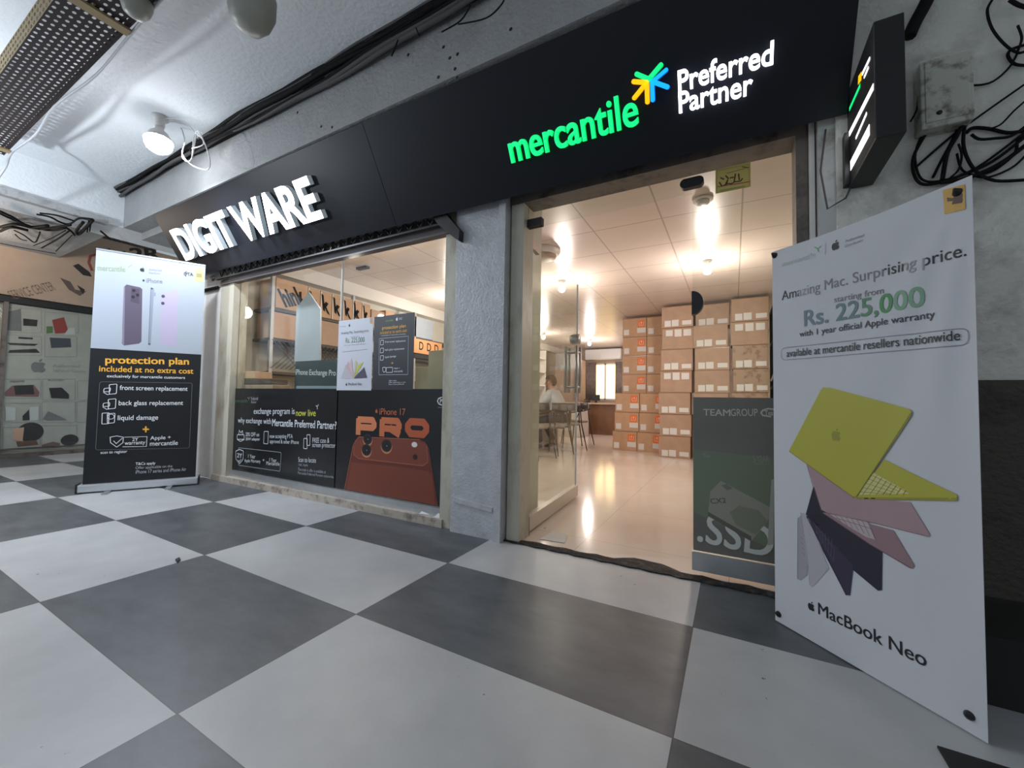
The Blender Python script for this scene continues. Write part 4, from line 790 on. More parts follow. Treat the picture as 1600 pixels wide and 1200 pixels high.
INKK = mat('carton_black_ink', (.008, .007, .007), .8, spec=.1)
ys = [2.05, 2.45, 2.615, 2.78, 2.945, 3.10, 3.255, 3.40]
ys[0] = 2.06
for k in range(7):
    t = carton('printed_carton', 'brown carton with slanted black lettering on the top shelf, %s from the window' % ORD[k], (-3.44, ys[k] + .004, 1.862), (SX, ys[k + 1] - .004, 2.20 - .004 * k), CARD, 'lettered cartons on the top wall shelf')
    sp2 = Plane((SX, ys[k], 1.862), (0, 1, 0), ZZ); pr = Print(sp2, .0015); wd = ys[k + 1] - ys[k] - .01; word = 'hink' if k == 0 else 'k'
    vs, fs_ = text_shape(word, .045); x0, x1, yy0, yy1 = bbox(vs); H_ = .17 if k == 0 else .22
    sl = .55                                         # lettering slants backwards
    P = []
    for v in vs:
        fx = (v.x - x0) / (x1 - x0); fy = (v.y - yy0) / (yy1 - yy0)
        if k == 0: P.append(Vector((.12 + fx * .27 - .11 * fy, .02 + fy * .19 + .10 * fx)))
        else: P.append(Vector((.04 + fx * (wd - .05) - .03 * fy, .09 + fy * .20 - .05 * fx)))
    pr.mb.add([sp2.w(p, .0015) for p in P], fs_, INKK); pr.build('lettering', t)
    if k: MB().box((SX, ys[k] + .006, 1.865), (SX + .001, ys[k] + .018, 2.18)).build('edge_tape', PAPER, t)
for k, (a, b, h, m, lb_) in enumerate(((3.42, 3.66, .26, CARD2, 'pale carton on the top shelf just past the lettered row'), (3.68, 3.85, .30, CARD, 'narrow brown carton on the top shelf, second past the lettered row'), (3.87, 4.15, .24, mat('blue_grey_card', (.20, .23, .26), .5), 'blue grey box on the top shelf past the brown cartons'), (4.2, 4.75, .33, mat('blue_grey_card2', (.24, .27, .31), .45), 'large blue grey box on the top shelf beside the orange carton'))):
    carton('shelf_carton', lb_, (-3.44, a, 1.862), (SX, b, 1.862 + h), m, None)
for k, (a, b, h, m, lb_) in enumerate(((2.05, 2.62, .29, CARD, 'wide brown carton on the middle shelf under the lettered cartons'), (2.64, 2.90, .30, CARD2, 'pale carton on the middle shelf beside the red box'), (2.91, 3.10, .31, mat('red_card', (.42, .035, .03), .5), 'red box on the middle shelf behind the white poster'))):
    carton('shelf_carton', lb_, (-3.44, a, 1.522), (SX, b, 1.522 + h), m, None)
t = carton('orange_carton', 'orange carton with three D letters on the middle wall shelf', (-3.40, 4.25, 1.60), (-3.08, 4.95, 1.83), mat('orange_card', (.52, .24, .10), .6), None)
pr = Print(Plane((-3.08, 4.25, 1.60), (0, 1, 0), ZZ), .001)
for k in range(3):
    vs, fs_ = text_shape('D', .01); x0, x1, yy0, yy1 = bbox(vs); pr.mb.add([pr.p.w((.12 + .19 * k + (v.x - x0) / (x1 - x0) * .10, .06 + (v.y - yy0) / (yy1 - yy0) * .13), .0015) for v in vs], fs_, INKK)
pr.build('lettering', t)
MB().box((-3.40, 4.25, 1.523), (-3.10, 4.95, 1.598)).build('spacer_tray', BLACKM, t)
# goods just inside the window
gd = thing('goods_bench', 'low bench behind the window film carrying flat packs', 'bench', (-2.95, 2.05, 0)); MB().box((-3.4, 1.78, .86), (-2.64, 1.99, .90)).build('top', WOOD, gd)
for x, y in ((-3.36, 1.82), (-2.68, 1.82), (-3.36, 1.96), (-2.68, 1.96)): MB().box((x - .02, y - .02, .006), (x + .02, y + .02, .86)).build('leg', WOOD, gd)
for i, (x0, x1, y0, y1, z0, z1, m, lb_) in enumerate(((-3.38, -2.66, 1.80, 1.98, .902, .99, CARDB, 'flat brown pack at the bottom of the pile behind the window'), (-3.30, -2.70, 1.80, 1.98, .992, 1.05, mat('dark_pack', (.10, .075, .06), .6), 'dark flat pack in the middle of the pile behind the window'), (-3.36, -2.98, 1.80, 1.98, 1.052, 1.13, CARD, 'short brown carton on top of the pile behind the window'))):
    carton('flat_pack', lb_, (x0, y0, z0), (x1, y1, z1), m, None)
OLV = mat('olive_carton', (.22, .20, .125), .6, var=.12)
p_ = yplane(2.6)
for k, (a, b, c_, lb_) in enumerate((((648, 612), (690, 612), (650, 573), 'olive grey carton behind the black poster, lower of the pair at the window'), ((668, 612), (706, 612), (668, 548), 'taller olive grey carton behind the right end of the shop window'))):
    A = P3(yplane(2.5 + .35 * (1 - k)), a); B_ = P3(yplane(2.5 + .35 * (1 - k)), b); T = P3(yplane(2.5 + .35 * (1 - k)), c_)
    carton('olive_carton', lb_, (A.x, A.y, .62), (B_.x, A.y + .32, T.z), OLV, None)
st_ = thing('display_counter', 'grey display counter behind the window film carrying olive cartons', 'counter', (-1.3, 2.75, 0)); MB().box((-1.95, 2.46, .58), (-.75, 3.22, .62)).build('top', WHITEIN, st_); MB().box((-1.90, 2.52, .006), (-.80, 3.18, .58)).build('body', mat('counter_grey', (.3, .29, .27), .5), st_)

# stacked cartons
GA = 'orange labelled cartons in the left stack'; GB = 'taped cartons in the right stacks'
lo = Vector((-.215, -.16, 0)); 
def make_carton(name, w_, d_, h_, m, labels):
    t = thing(name, '', 'carton', (0, 0, 0)); MB().box((-w_ / 2, -d_ / 2, 0), (w_ / 2, d_ / 2, h_)).build('box', m, t, .005)
    MB().box((-w_ / 2 - .0008, -d_ / 2 - .0012, h_ * .965), (w_ / 2 + .0008, -d_ / 2, h_ - .002)).build('tape', mat('brown_tape', (.36, .22, .13), .25), t)
    for x0, z0, x1, z1, mm, nm in labels: MB().box((x0 * w_ - w_ / 2, -d_ / 2 - .0025, z0 * h_), (x1 * w_ - w_ / 2, -d_ / 2 - .0005, z1 * h_)).build(nm, mm, t)
    return t
HB = .3465
LAB_A = [(.06, .10, .28, .40, PAPER, 'white_label'), (.62, .20, .97, .46, PAPER, 'white_label'), (.64, .48, .92, .86, ORANGE, 'orange_label')]
A0 = make_carton('stacked_carton', .43, .42, HB - .003, CARD, LAB_A)
for ch_ in A0.children:
    if ch_.name.startswith('orange_label'):
        me = bpy.data.meshes.new('arrow'); 
        w_ = .43; d_ = .42; h_ = HB; z0 = .56 * h_; x0 = .70 * w_ - w_ / 2
        MB().box((x0, -d_ / 2 - .004, z0), (x0 + .006, -d_ / 2 - .0026, z0 + .07)).box((x0 + .07, -d_ / 2 - .004, z0), (x0 + .076, -d_ / 2 - .0026, z0 + .07)).box((x0, -d_ / 2 - .004, z0), (x0 + .076, -d_ / 2 - .0026, z0 + .006)).box((x0 + .034, -d_ / 2 - .004, z0 + .02), (x0 + .042, -d_ / 2 - .0026, z0 + .075)).slab([(x0 + .02, -d_ / 2 - .004, z0 + .055), (x0 + .056, -d_ / 2 - .004, z0 + .055), (x0 + .038, -d_ / 2 - .004, z0 + .078)], (0, .0014, 0)).build('arrow_mark', PAPER, ch_)
LEV = ['bottom', 'second from the floor', 'third from the floor', 'fourth from the floor', 'fifth from the floor', 'sixth from the floor', 'topmost']
used = [False]
def place(proto, flag, x, y, z, rz, label, group):
    if not flag[0]:
        flag[0] = True; proto.location = (x, y, z); proto.rotation_euler = (0, 0, rz); proto['label'] = label; proto['group'] = group; return proto
    return dup(proto, (x, y, z), rz, label, group)
for k in range(7):
    sh_ = (0, .02, .03, .18, .18, .185, .18)[k]; back = .16 if k > 2 else 0
    for c_ in range(2):
        place(A0, used, -.375 + sh_ + c_ * .437 - (.015 if k < 1 else 0) - back * .40, 7.06 - c_ * .0 + back, .004 + k * HB, 0, 'orange stickered carton, %s, %s column of far stack' % (LEV[k], ('left', 'right')[c_]), GA)
LAB_B = [(.10, .06, .30, .34, PAPER, 'white_label'), (.33, .06, .55, .36, PAPER, 'white_label'), (.66, .10, .95, .30, PAPER, 'white_label')]
B_0 = make_carton('taped_carton', .47, .40, HB - .003, CARD2, LAB_B); LAB_C = [(.12, .62, .34, .90, PAPER, 'white_label'), (.40, .58, .62, .92, PAPER, 'white_label'), (.68, .60, .92, .90, PAPER, 'white_label')]
C_0 = make_carton('taped_carton', .47, .40, HB - .003, CARD2, LAB_C); D_0 = make_carton('taped_carton', .45, .40, HB - .003, CARDB, LAB_B)
ub, uc, ud = [False], [False], [False]
for k in range(7):
    j = (0, .01, -.01, .02, .03, .04, .04)[k]
    pf, fl = (C_0, uc) if k in (3, 5) else (B_0, ub)
    place(pf, fl, .52 + j, 6.52 + .01 * (k % 2), .004 + k * HB, .02 * ((k % 3) - 1), 'pale taped carton in column left of side pane edge, %s' % LEV[k], GB)
for k in range(7):
    j = (0, .01, .0, .01, .015, -.01, .015)[k]
    place(B_0, ub, 1.045 + j, 6.42 + (.12 if k == 6 else 0), .004 + k * (HB - .002), .02 * ((k % 2) - .5), 'pale taped carton in column behind lock patch, %s' % LEV[k], GB)
for k in range(7):
    pf, fl = (C_0, uc) if k == 5 else ((D_0, ud) if k < 5 else (B_0, ub))
    place(pf, fl, 1.545 + (.0, .01, .0, .02, .01, .0, .01)[k], 6.40, .004 + k * (HB + .0005), 0, 'stained carton in column beside the black rack, %s' % LEV[k], GB)
rk = thing('black_rack', 'black metal rack right of the carton stacks', 'rack', (1.9, 6.4, 0))
for x, y in ((1.86, 6.1), (1.86, 6.7), (2.0, 6.1), (2.0, 6.7)): MB().box((x - .03, y - .03, .006), (x + .03, y + .03, 2.28)).build('upright', BLACKM, rk)
for z in (.4, 1.1, 1.75, 2.24): MB().box((1.83, 6.07, z), (2.03, 6.73, z + .04)).build('shelf', BLACKM, rk)
MB().tube([(1.80, 6.06, 1.2), (1.98, 6.06, 1.7)], .012, None, 6).build('brace', STEEL, rk)

# ceiling fittings in the shop
for k, (x, y) in enumerate(SHOP_BULBS[:6]):
    t = thing('shop_bulb', ('glowing bulb on the shop ceiling seen through the open door leaf', 'glowing bulb on the shop ceiling above the carton stacks', 'glowing bulb deep in the shop over the left wall shelves', 'glowing bulb deep in the shop in front of the air conditioner', 'glowing bulb on the shop ceiling at the right end of the shop window', 'bulb on the shop ceiling just behind the shop window head')[k], 'lamp', (x, y, IZ), 'bulbs on the shop ceiling')
    MB().lathe((x, y, IZ), [(.045, 0), (.045, .02), (.022, .03), (.022, .06)], None, 16, (0, 0, -1)).build('holder', WHITEIN, t)
    MB().lathe((x, y, IZ - .058), [(.02, 0), (.04, .03), (.045, .06), (.035, .085), (.012, .10)], None, 18, (0, 0, -1)).build('bulb', glow('shop_bulb_glow', (1.0, .97, .92), 14.0), t)
c = floor_at(1098, 311, IZ); t = thing('smoke_detector', 'round white detector on the shop ceiling near the yellow notice', 'detector', c); MB().lathe(c, [(.075, 0), (.075, .012), (.066, .016)], None, 24, (0, 0, -1)).build('base', WHITEIN, t); MB().lathe(c - ZZ * .016, [(.05, 0), (.048, .02), (.03, .03)], None, 24, (0, 0, -1)).build('sensor', WHITEIN, t)
c = floor_at(848, 392, IZ); t = thing('ceiling_diffuser', 'large round ceiling fitting behind the top of the open door leaf', 'fitting', c); MB().lathe(c, [(.19, 0), (.19, .02), (.17, .05), (.15, .06)], None, 32, (0, 0, -1)).build('rim', WHITEIN, t); MB().lathe(c - ZZ * .055, [(.15, 0), (.14, .03), (.08, .05)], None, 32, (0, 0, -1)).build('cover', mat('tan_cover', (.40, .30, .22), .5), t)
c = floor_at(567, 417, IZ); t = MB().box(c + Vector((-.09, -.03, -.03)), c + Vector((.09, .03, 0))); tag(t.build('ceiling_track_end', BLACKM, None, .005), 'small black fitting on the shop ceiling seen through the window', 'fitting')

# air conditioner, curtains, counters
ac = thing('air_conditioner', 'white wall air conditioner over the back window', 'air conditioner', (-2.05, 11.3, 2.1)); MB().box((-2.6, 11.15, 2.12), (-1.5, 11.39, 2.44)).build('case', mat('ac_white', (.72, .72, .72), .35), ac, .03); MB().box((-2.57, 11.13, 2.14), (-1.53, 11.16, 2.22)).build('louvre', MATS['ac_white'], ac)
for k, (x0, x1, lb_) in enumerate(((-2.62, -2.30, 'patterned grey curtain at the left of the back window'), (-1.72, -1.48, 'patterned grey curtain at the right of the back window'))):
    mb = MB(); n = 20; pts = [(x0 + (x1 - x0) * i / n, 11.34 + .02 * math.sin(i * 1.9), .95) for i in range(n + 1)]; mb.add([Vector(p) for p in pts] + [Vector((p[0], p[1], 2.06)) for p in pts], [(i, i + 1, n + 2 + i, n + 1 + i) for i in range(n)], None, True)
    o = mb.build('curtain', mat('curtain_cloth', (.36, .30, .29), .8, var=.4, vscale=14)); m_ = o.modifiers.new('thick', 'SOLIDIFY'); m_.thickness = .006; tag(o, lb_, 'curtain', 'curtains at the back window')
bc = thing('wooden_counter', 'brown wooden counter in front of the back window', 'counter', (-1.8, 10.3, 0)); MB().box((-2.25, 9.95, .006), (-1.30, 10.7, .80)).build('body', WOOD, bc); MB().box((-2.30, 9.90, .80), (-1.25, 10.75, .84)).build('top', mat('counter_top', (.45, .30, .22), .3), bc); MB().box((-2.27, 9.93, .006), (-1.28, 9.95, .12)).build('plinth', WOOD, bc)
mo = thing('desk_monitor', 'small dark screen on the brown counter by the bright window', 'monitor', (-1.95, 10.2, .84)); MB().box((-2.06, 10.2, .90), (-1.84, 10.22, 1.06)).build('screen', BLACKM, mo); MB().box((-1.98, 10.19, .842), (-1.92, 10.24, .90)).build('stand', BLACKM, mo)
tl = thing('desk_phone', 'black telephone on the left of the brown counter', 'telephone', (-2.15, 10.1, .84)); MB().slab([(-2.24, 10.05, .842), (-2.10, 10.05, .842), (-2.10, 10.05, .90), (-2.24, 10.05, .86)], (0, .14, 0)).build('body', BLACKM, tl); MB().box((-2.24, 10.08, .90), (-2.09, 10.12, .925)).build('handset', BLACKM, tl)
wc = thing('white_counter', 'white panelled counter between the chairs and the brown counter', 'counter', (-2.2, 8.9, 0)); MB().box((-2.9, 8.7, .006), (-1.92, 9.5, .80)).build('body', WHITEIN, wc); MB().box((-2.95, 8.65, .80), (-1.88, 9.55, .84)).build('top', WHITEIN, wc)
cbn = thing('wall_cabinet', 'dark wooden cabinet with glass front behind the seated man', 'cabinet', (-2.6, 9.9, 0)); MB().box((-3.0, 9.8, .84), (-2.28, 10.3, 2.0)).build('body', mat('cab_brown', (.30, .20, .15), .5, var=.2), cbn); MB().box((-2.98, 9.785, 1.75), (-2.30, 9.80, 2.18)).build('drawer_front', mat('grey_drawer', (.25, .25, .26), .4), cbn); MB().box((-2.46, 9.79, .9), (-2.30, 9.80, 1.7)).build('door', mat('cab_dark', (.13, .11, .11), .3), cbn); MB().box((-3.0, 9.8, .006), (-2.28, 10.3, .84)).build('base', MATS['cab_brown'], cbn)
ws = thing('white_shelf', 'white wall shelf unit deep in the shop left of the seated man', 'shelf', (-3.3, 7.6, 0))
for z in (.9, 1.25, 1.6, 1.95): MB().box((-3.46, 7.0, z), (-3.0, 9.2, z + .03)).build('board', WHITEIN, ws)
for y in (7.0, 9.17): MB().box((-3.46, y, .006), (-3.0, y + .03, 2.2)).build('side', WHITEIN, ws)

# desk, chairs
dk = thing('office_desk', 'pale desk the seated man leans on', 'desk', (-2.2, 6.2, 0)); MB().box((-2.75, 5.3, .72), (-1.62, 7.6, .76)).build('top', WHITEIN, dk); MB().box((-2.70, 5.35, .006), (-1.95, 5.40, .72)).build('side_panel', WHITEIN, dk); MB().box((-2.70, 7.5, .006), (-1.95, 7.55, .72)).build('side_panel', WHITEIN, dk); MB().box((-2.70, 5.4, .2), (-2.66, 7.5, .72)).build('back_panel', WHITEIN, dk)
CF = mat('dark_chair_frame', (.035, .028, .026), .45, .3); CS = mat('taupe_seat', (.27, .23, .19), .7)
def make_chair(label):                              # faces local -x, origin under the seat
    t = thing('office_chair', label, 'chair', (0, 0, 0), 'chairs at the desk')
    s = MB(); n = 28; pr_ = [(.0, .44), (.21, .445), (.235, .465), (.215, .49), (.0, .50)]
    vs = []
    for r, z in pr_[1:4]: vs += [(math.copysign(abs(math.cos(2 * PI * k / n)) ** .7, math.cos(2 * PI * k / n)) * r, math.copysign(abs(math.sin(2 * PI * k / n)) ** .7, math.sin(2 * PI * k / n)) * r, z) for k in range(n)]
    s.add(vs, [(i * n + k, i * n + (k + 1) % n, (i + 1) * n + (k + 1) % n, (i + 1) * n + k) for i in range(2) for k in range(n)] + [tuple(range(n - 1, -1, -1)), tuple(range(2 * n, 3 * n))], None, True); s.build('seat', CS, t)
    b = MB(); m = 12; o = []
    for z in (.70, .84):
        for k in range(m + 1): a = -.95 + 1.9 * k / m; o.append((.06 + .19 * math.cos(a), .235 * math.sin(a), z))
    b.add(o, [(k, k + 1, m + 2 + k, m + 1 + k) for k in range(m)], None, True); q = b.build('backrest', mat('dark_backrest', (.05, .042, .038), .45), t); sm = q.modifiers.new('thick', 'SOLIDIFY'); sm.thickness = .022
    for sy in (-1, 1):
        MB().tube([(.20, sy * .15, .74), (.22, sy * .17, .46), (.32, sy * .20, .006)], [.011, .012, .009], None, 8).build('leg', CF, t)
        MB().tube([(-.15, sy * .16, .45), (-.21, sy * .19, .006)], [.012, .009], None, 8).build('leg', CF, t)
        MB().tube(smooth([(.215, sy * .19, .72), (.05, sy * .25, .68), (-.10, sy * .25, .66)]), .012, None, 8).build('armrest', CF, t)
        MB().tube([(-.08, sy * .245, .66), (-.13, sy * .17, .45)], .010, None, 8).build('arm_post', CF, t)
    return t
CH = [(-1.36, 5.02, -.30, 'dark framed taupe chair nearest the door, partly behind the glass leaf'), (-1.30, 5.62, -.30, 'dark framed taupe chair between the nearest chair and the seated man'), (-1.27, 6.20, -.28, 'dark framed taupe chair the man in white sits on'), (-1.47, 7.25, -.30, 'dark framed taupe chair farthest from the door, beside the white counter')]
c0_ = make_chair(CH[0][3]); c0_.location = (CH[0][0], CH[0][1], .004); c0_.rotation_euler = (0, 0, CH[0][2])
for x, y, r, lb_ in CH[1:]: dup(c0_, (x, y, .004), r, lb_, 'chairs at the desk')

# seated man, facing -x, leaning over the desk
mx, my = -1.34, 6.2
man = thing('person', 'man in a white shirt and dark jeans sitting at the desk, leaning forward', 'person', (mx, my, 0))
def skin(name, V, Ed, R, m, par, sub=2):
    me = bpy.data.meshes.new(name); me.from_pydata([tuple(Vector(v)) for v in V], Ed, []); o = bpy.data.objects.new(name, me); C.objects.link(o)
    sk = o.modifiers.new('skin', 'SKIN'); sk.use_smooth_shade = True
    for i, r in enumerate(R): sv_ = me.skin_vertices[0].data[i]; sv_.radius = r if isinstance(r, tuple) else (r, r); sv_.use_root = (i == 0)
    ss = o.modifiers.new('sub', 'SUBSURF'); ss.levels = sub; ss.render_levels = sub
    dg = bpy.context.evaluated_depsgraph_get(); nm = bpy.data.meshes.new_from_object(o.evaluated_get(dg)); bpy.data.objects.remove(o)
    q = bpy.data.objects.new(name, nm); C.objects.link(q); nm.materials.clear(); nm.materials.append(m); q.parent = par; return q
SKIN = mat('skin', (.42, .22, .15), .55); SHIRT = mat('white_shirt', (.52, .56, .60), .7, var=.08); JEANS = mat('dark_jeans', (.035, .045, .07), .8); HAIR = mat('brown_hair', (.07, .035, .02), .6); SHOE = mat('dark_shoe', (.02, .02, .022), .5)
# body: pelvis root, spine, neck, head, arms to hands, legs to ankles - one surface
BV = [(0, 0, .56), (-.07, 0, .76), (-.15, 0, .95), (-.19, 0, 1.04), (-.215, 0, 1.09), (-.225, 0, 1.15), (-.235, 0, 1.24),
      (-.17, -.17, .98), (-.33, -.22, .80), (-.55, -.13, .80), (-.63, -.11, .80),
      (-.17, .17, .98), (-.33, .22, .80), (-.55, .13, .80), (-.63, .11, .80),
      (-.02, -.10, .55), (-.44, -.13, .52), (-.36, -.13, .12), (-.02, .10, .55), (-.42, .14, .52), (-.22, .14, .14)]
BE = [(0, 1), (1, 2), (2, 3), (3, 4), (4, 5), (5, 6), (2, 7), (7, 8), (8, 9), (9, 10), (2, 11), (11, 12), (12, 13), (13, 14), (0, 15), (15, 16), (16, 17), (0, 18), (18, 19), (19, 20)]
BRd = [(.13, .15), (.12, .14), (.12, .15), (.075, .09), .05, (.075, .068), (.085, .072), .062, .045, .032, .028, .062, .045, .032, .028, .085, .062, .042, .085, .062, .042]
skin('body', BV, BE, BRd, SKIN, man)
# shirt over the torso and upper arms down to the wrists
skin('shirt', BV[:4] + BV[7:10] + BV[11:14], [(0, 1), (1, 2), (2, 3), (2, 4), (4, 5), (5, 6), (2, 7), (7, 8), (8, 9)], [(.165, .185), (.165, .185), (.165, .20), (.075, .085), .098, .078, .050, .098, .078, .050], SHIRT, man)
skin('trousers', [BV[0]] + BV[15:21], [(0, 1), (1, 2), (2, 3), (0, 4), (4, 5), (5, 6)], [(.14, .155), .098, .076, .055, .098, .076, .055], JEANS, man)
for a, d in ((BV[17], 1), (BV[20], 1)):
    b = Vector(a); skin('shoe', [b + Vector((.05, 0, -.06)), b + Vector((-.03, 0, -.065)), b + Vector((-.14, 0, -.085 if b.z < .13 else -.10)), b + Vector((-.19, 0, -.09 if b.z < .13 else -.105))], [(0, 1), (1, 2), (2, 3)], [(.038, .038), (.045, .045), (.040, .030), (.030, .020)], SHOE, man)
hp = Vector((-.24, 0, 1.205))
def ell(o, rx, ry, rz, m, nm, keep=None, n=20):
    mb = MB(); vs = []; fs_ = []
    for i in range(n // 2 + 1):
        th_ = PI * i / (n // 2)
        for k in range(n): vs.append(o + Vector((rx * math.sin(th_) * math.cos(2 * PI * k / n), ry * math.sin(th_) * math.sin(2 * PI * k / n), rz * math.cos(th_))))
    for i in range(n // 2):
        for k in range(n):
            f_ = (i * n + k, i * n + (k + 1) % n, (i + 1) * n + (k + 1) % n, (i + 1) * n + k)
            if keep is None or all(keep(vs[j] - o) for j in f_): fs_.append(f_)
    mb.add(vs, fs_, None, True); mb.v = [v + Vector((mx, my, 0)) for v in mb.v]; return mb.build(nm, m, man)
ell(hp + Vector((.012, 0, .03)), .112, .090, .118, HAIR, 'hair', lambda q: q.z > .015 or q.x > .03)
nz = MB().slab([hp + Vector((-.088, -.014, .0)), hp + Vector((-.088, .014, .0)), hp + Vector((-.118, .010, -.022)), hp + Vector((-.118, -.010, -.022))], (.01, 0, -.014)); nz.v = [v + Vector((mx, my, 0)) for v in nz.v]; nz.build('nose', SKIN, man, .004)
for sy in (-1, 1):
    ell(hp + Vector((.0, sy * .078, -.01)), .022, .012, .034, SKIN, 'ear', n=12); ell(hp + Vector((-.083, sy * .032, .008)), .005, .009, .006, mat('eye_dark', (.03, .02, .02), .3), 'eye', n=10)
mo_ = MB().box(hp + Vector((-.085, -.024, -.055)), hp + Vector((-.075, .024, -.047))); mo_.v = [v + Vector((mx, my, 0)) for v in mo_.v]; mo_.build('mouth', mat('lip', (.30, .12, .09), .5), man)
for sy in (-1, 1):
    w0 = Vector((-.63, sy * .11, .80)); hv = [w0, w0 + Vector((-.05, 0, -.006)), w0 + Vector((-.085, 0, -.006))]; he = [(0, 1), (1, 2)]; hr = [.024, (.030, .016), (.034, .014)]
    for k in range(4):
        y_ = (k - 1.5) * .019; L1 = (.038, .046, .044, .034)[k]; b = len(hv); hv += [w0 + Vector((-.098, y_, -.004)), w0 + Vector((-.098 - L1 * .55, y_ * 1.1, -.006)), w0 + Vector((-.098 - L1, y_ * 1.1, -.018))]; he += [(2, b), (b, b + 1), (b + 1, b + 2)]; hr += [.009, .0085, .007]
    b = len(hv); hv += [w0 + Vector((-.045, -sy * .034, -.008)), w0 + Vector((-.078, -sy * .048, -.014))]; he += [(1, b), (b, b + 1)]; hr += [.010, .008]; skin('hand', hv, he, hr, SKIN, man, 1)

# ------------------------------------------------------------------ neighbouring shop at the passage end
NX = -7.0; pn_ = xplane(NX); nw = bpy.data.objects.new('window_3', None); C.objects.link(nw); nw['kind'] = 'structure'; ORG['window_3'] = Vector()
MB().box((NX - .06, -.6, 0), (NX, 3.4, .05)).build('bottom_rail', DARKF, nw); MB().box((NX - .06, -.6, 2.05), (NX, 3.4, 2.13)).build('top_rail', BLACKM, nw)
for y in (.82, 2.6): MB().box((NX - .05, y, .05), (NX, y + .04, 2.05)).build('post', DARKF, nw)
MB().box((NX - .04, -.6, .05), (NX - .03, 3.4, 2.05)).build('pane', GLASS, nw)
struct('wall_passage_end', MB().box((NX - .30, -4.5, 0), (NX - .1, 4.5, 3.1)), mat('passage_wall', (.42, .37, .33), .6, var=.15))
np_ = thing('window_poster', 'poster of grey computer product pictures inside the neighbouring shop window', 'poster', (NX - .05, 1.4, .1)); MB().box((NX - .07, .86, .12), (NX - .055, 2.55, 2.04)).build('sheet', mat('poster_grey', (.46, .44, .42), .5, var=.15), np_)
pq = xplane(NX - .055); pr = Print(pq, .001); K4 = ink(42, 40, 46); G4 = ink(120, 118, 122); L4 = ink(196, 194, 196); R4 = ink(150, 60, 56); PE4 = ink(205, 160, 140); LI = ink(150, 146, 146)
z4 = lambda x, y: (x / 4, 280 + y / 4); z6 = lambda x, y: (x / 4, 520 + y / 4)
for a, b, c_, d_ in ((30, 800, 260, 960), (280, 830, 490, 960), (30, 970, 260, 1100), (280, 970, 480, 1110)): pr.rrect([z4(a, d_), z4(a, b), z4(c_, b + 15), z4(c_, d_)], .01, .006, LI)
pr.poly([z4(40, 830), z4(130, 810), z4(135, 950), z4(45, 945)], G4).poly([z4(145, 870), z4(235, 880), z4(230, 920), z4(145, 915)], K4).poly([z4(325, 880), z4(400, 862), z4(430, 960), z4(345, 965)], R4).poly([z4(290, 920), z4(330, 920), z4(330, 960), z4(290, 965)], ink(90, 120, 70)).poly([z4(430, 930), z4(465, 930), z4(470, 970), z4(400, 972)], L4)
pr.poly([z4(115, 985), z4(205, 990), z4(205, 1002), z4(115, 997)], K4).poly([z4(45, 1022), z4(240, 1030), z4(215, 1042), z4(60, 1036)], K4).poly([z4(60, 1068), z4(225, 1060), z4(250, 1085), z4(50, 1085)], K4).poly([z4(310, 990), z4(440, 995), z4(445, 1050), z4(320, 1055)], ink(70, 74, 88))
pr.apple(z6(242, 205), .16, .19, G4).text('Authorised', z6(330, 215), z6(498, 218), z6(330, 195), LI).text('Service Center', z6(330, 245), z6(540, 250), z6(330, 225), LI)
for a, b, c_, d_ in ((20, 290, 255, 410), (265, 290, 470, 420), (485, 300, 560, 420), (30, 440, 250, 560), (262, 430, 470, 560), (480, 430, 560, 560), (18, 590, 250, 730), (260, 580, 480, 720)): pr.rrect([z6(a, d_), z6(a, b), z6(c_, b), z6(c_, d_)], .01, .005, LI)
pr.poly([z6(30, 370), z6(75, 330), z6(210, 325), z6(245, 370), z6(240, 400), z6(30, 395)], ink(130, 90, 92)).poly([z6(85, 330), z6(205, 325), z6(215, 385), z6(95, 388)], K4).poly([z6(305, 345), z6(385, 342), z6(430, 385), z6(430, 412), z6(320, 408)], K4).poly([z6(35, 460), z6(98, 470), z6(95, 545), z6(35, 550)], L4).poly([z6(140, 520), z6(180, 480), z6(185, 545), z6(142, 548)], K4).poly([z6(185, 465), z6(240, 460), z6(240, 545), z6(185, 548)], L4)
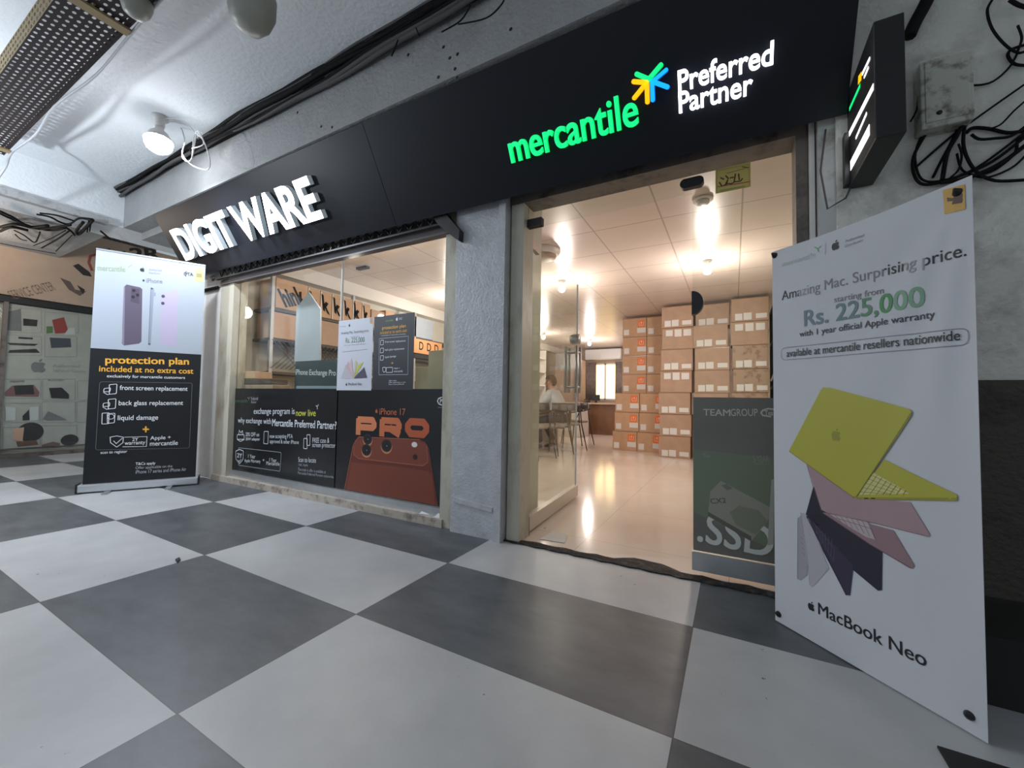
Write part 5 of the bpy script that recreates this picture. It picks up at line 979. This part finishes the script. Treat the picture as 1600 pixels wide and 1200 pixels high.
pr.poly([z6(265, 540), z6(300, 490), z6(370, 520), z6(420, 545), z6(300, 548)], G4).disc(z6(190, 620), .12, .13, K4).poly([z6(80, 600), z6(150, 590), z6(140, 680), z6(85, 670)], PE4).poly([z6(100, 680), z6(225, 670), z6(240, 700), z6(110, 712)], ink(110, 80, 70)).disc(z6(435, 670), .09, .08, K4).poly([z6(260, 700), z6(330, 680), z6(375, 690), z6(370, 708), z6(262, 714)], ink(110, 90, 85))
pr.text('INNOVATIVE', z6(62, 310), z6(150, 308), z6(62, 298), K4).text('RUGGED', z6(300, 302), z6(400, 300), z6(300, 290), G4); pr.build('product_pictures', np_)
# its tilted sign board
tl_ = math.radians(28); sg = thing('neighbour_sign', 'tilted beige service center sign board above the neighbouring shop window', 'sign', (NX, 1.6, 2.13))
sp3 = Plane((NX + .02, 0, 2.14), YY, Vector((math.sin(tl_), 0, math.cos(tl_)))); MB().slab([sp3.w((-.4, 0), -.03), sp3.w((3.4, 0), -.03), sp3.w((3.4, 1.05), -.03), sp3.w((-.4, 1.05), -.03)], sp3.n * .03).build('board', mat('beige_board', (.46, .34, .25), .55, var=.18, vscale=2), sg)
pr = Print(sp3, .001); SK = ink(46, 38, 36)
pr.text('SERVICE CENTER', z4(85, 755), z4(352, 692), z4(85, 690), ink(110, 92, 80)).poly([z4(455, 540), z4(490, 528), z4(560, 580), z4(575, 610), z4(520, 600)], SK).poly([z4(375, 615), z4(440, 640), z4(470, 690), z4(540, 700), z4(500, 730), z4(430, 690)], ink(96, 82, 74)).poly([z4(480, 660), z4(530, 690), z4(520, 720)], SK)
pr.text('hi', z4(640, 500), z4(715, 480), z4(640, 440), SK, .03).text('u', z4(750, 500), z4(800, 490), z4(750, 455), SK, .03).text('2R', z4(822, 500), z4(1000, 500), z4(822, 430), SK, .04)
pr.stroke([z4(600, 470), z4(565, 480), z4(555, 520), z4(575, 570)], .03, ink(140, 70, 56)); pr.build('lettering', sg)
pl_ = MB().tube([(-3.99, 1.645, 2.02), (-3.46, 1.645, 2.02)], .016, None, 8); tag(pl_.build('conduit_pipe', CABLE), 'short dark pipe on the grey wall between banner and shop window', 'pipe')
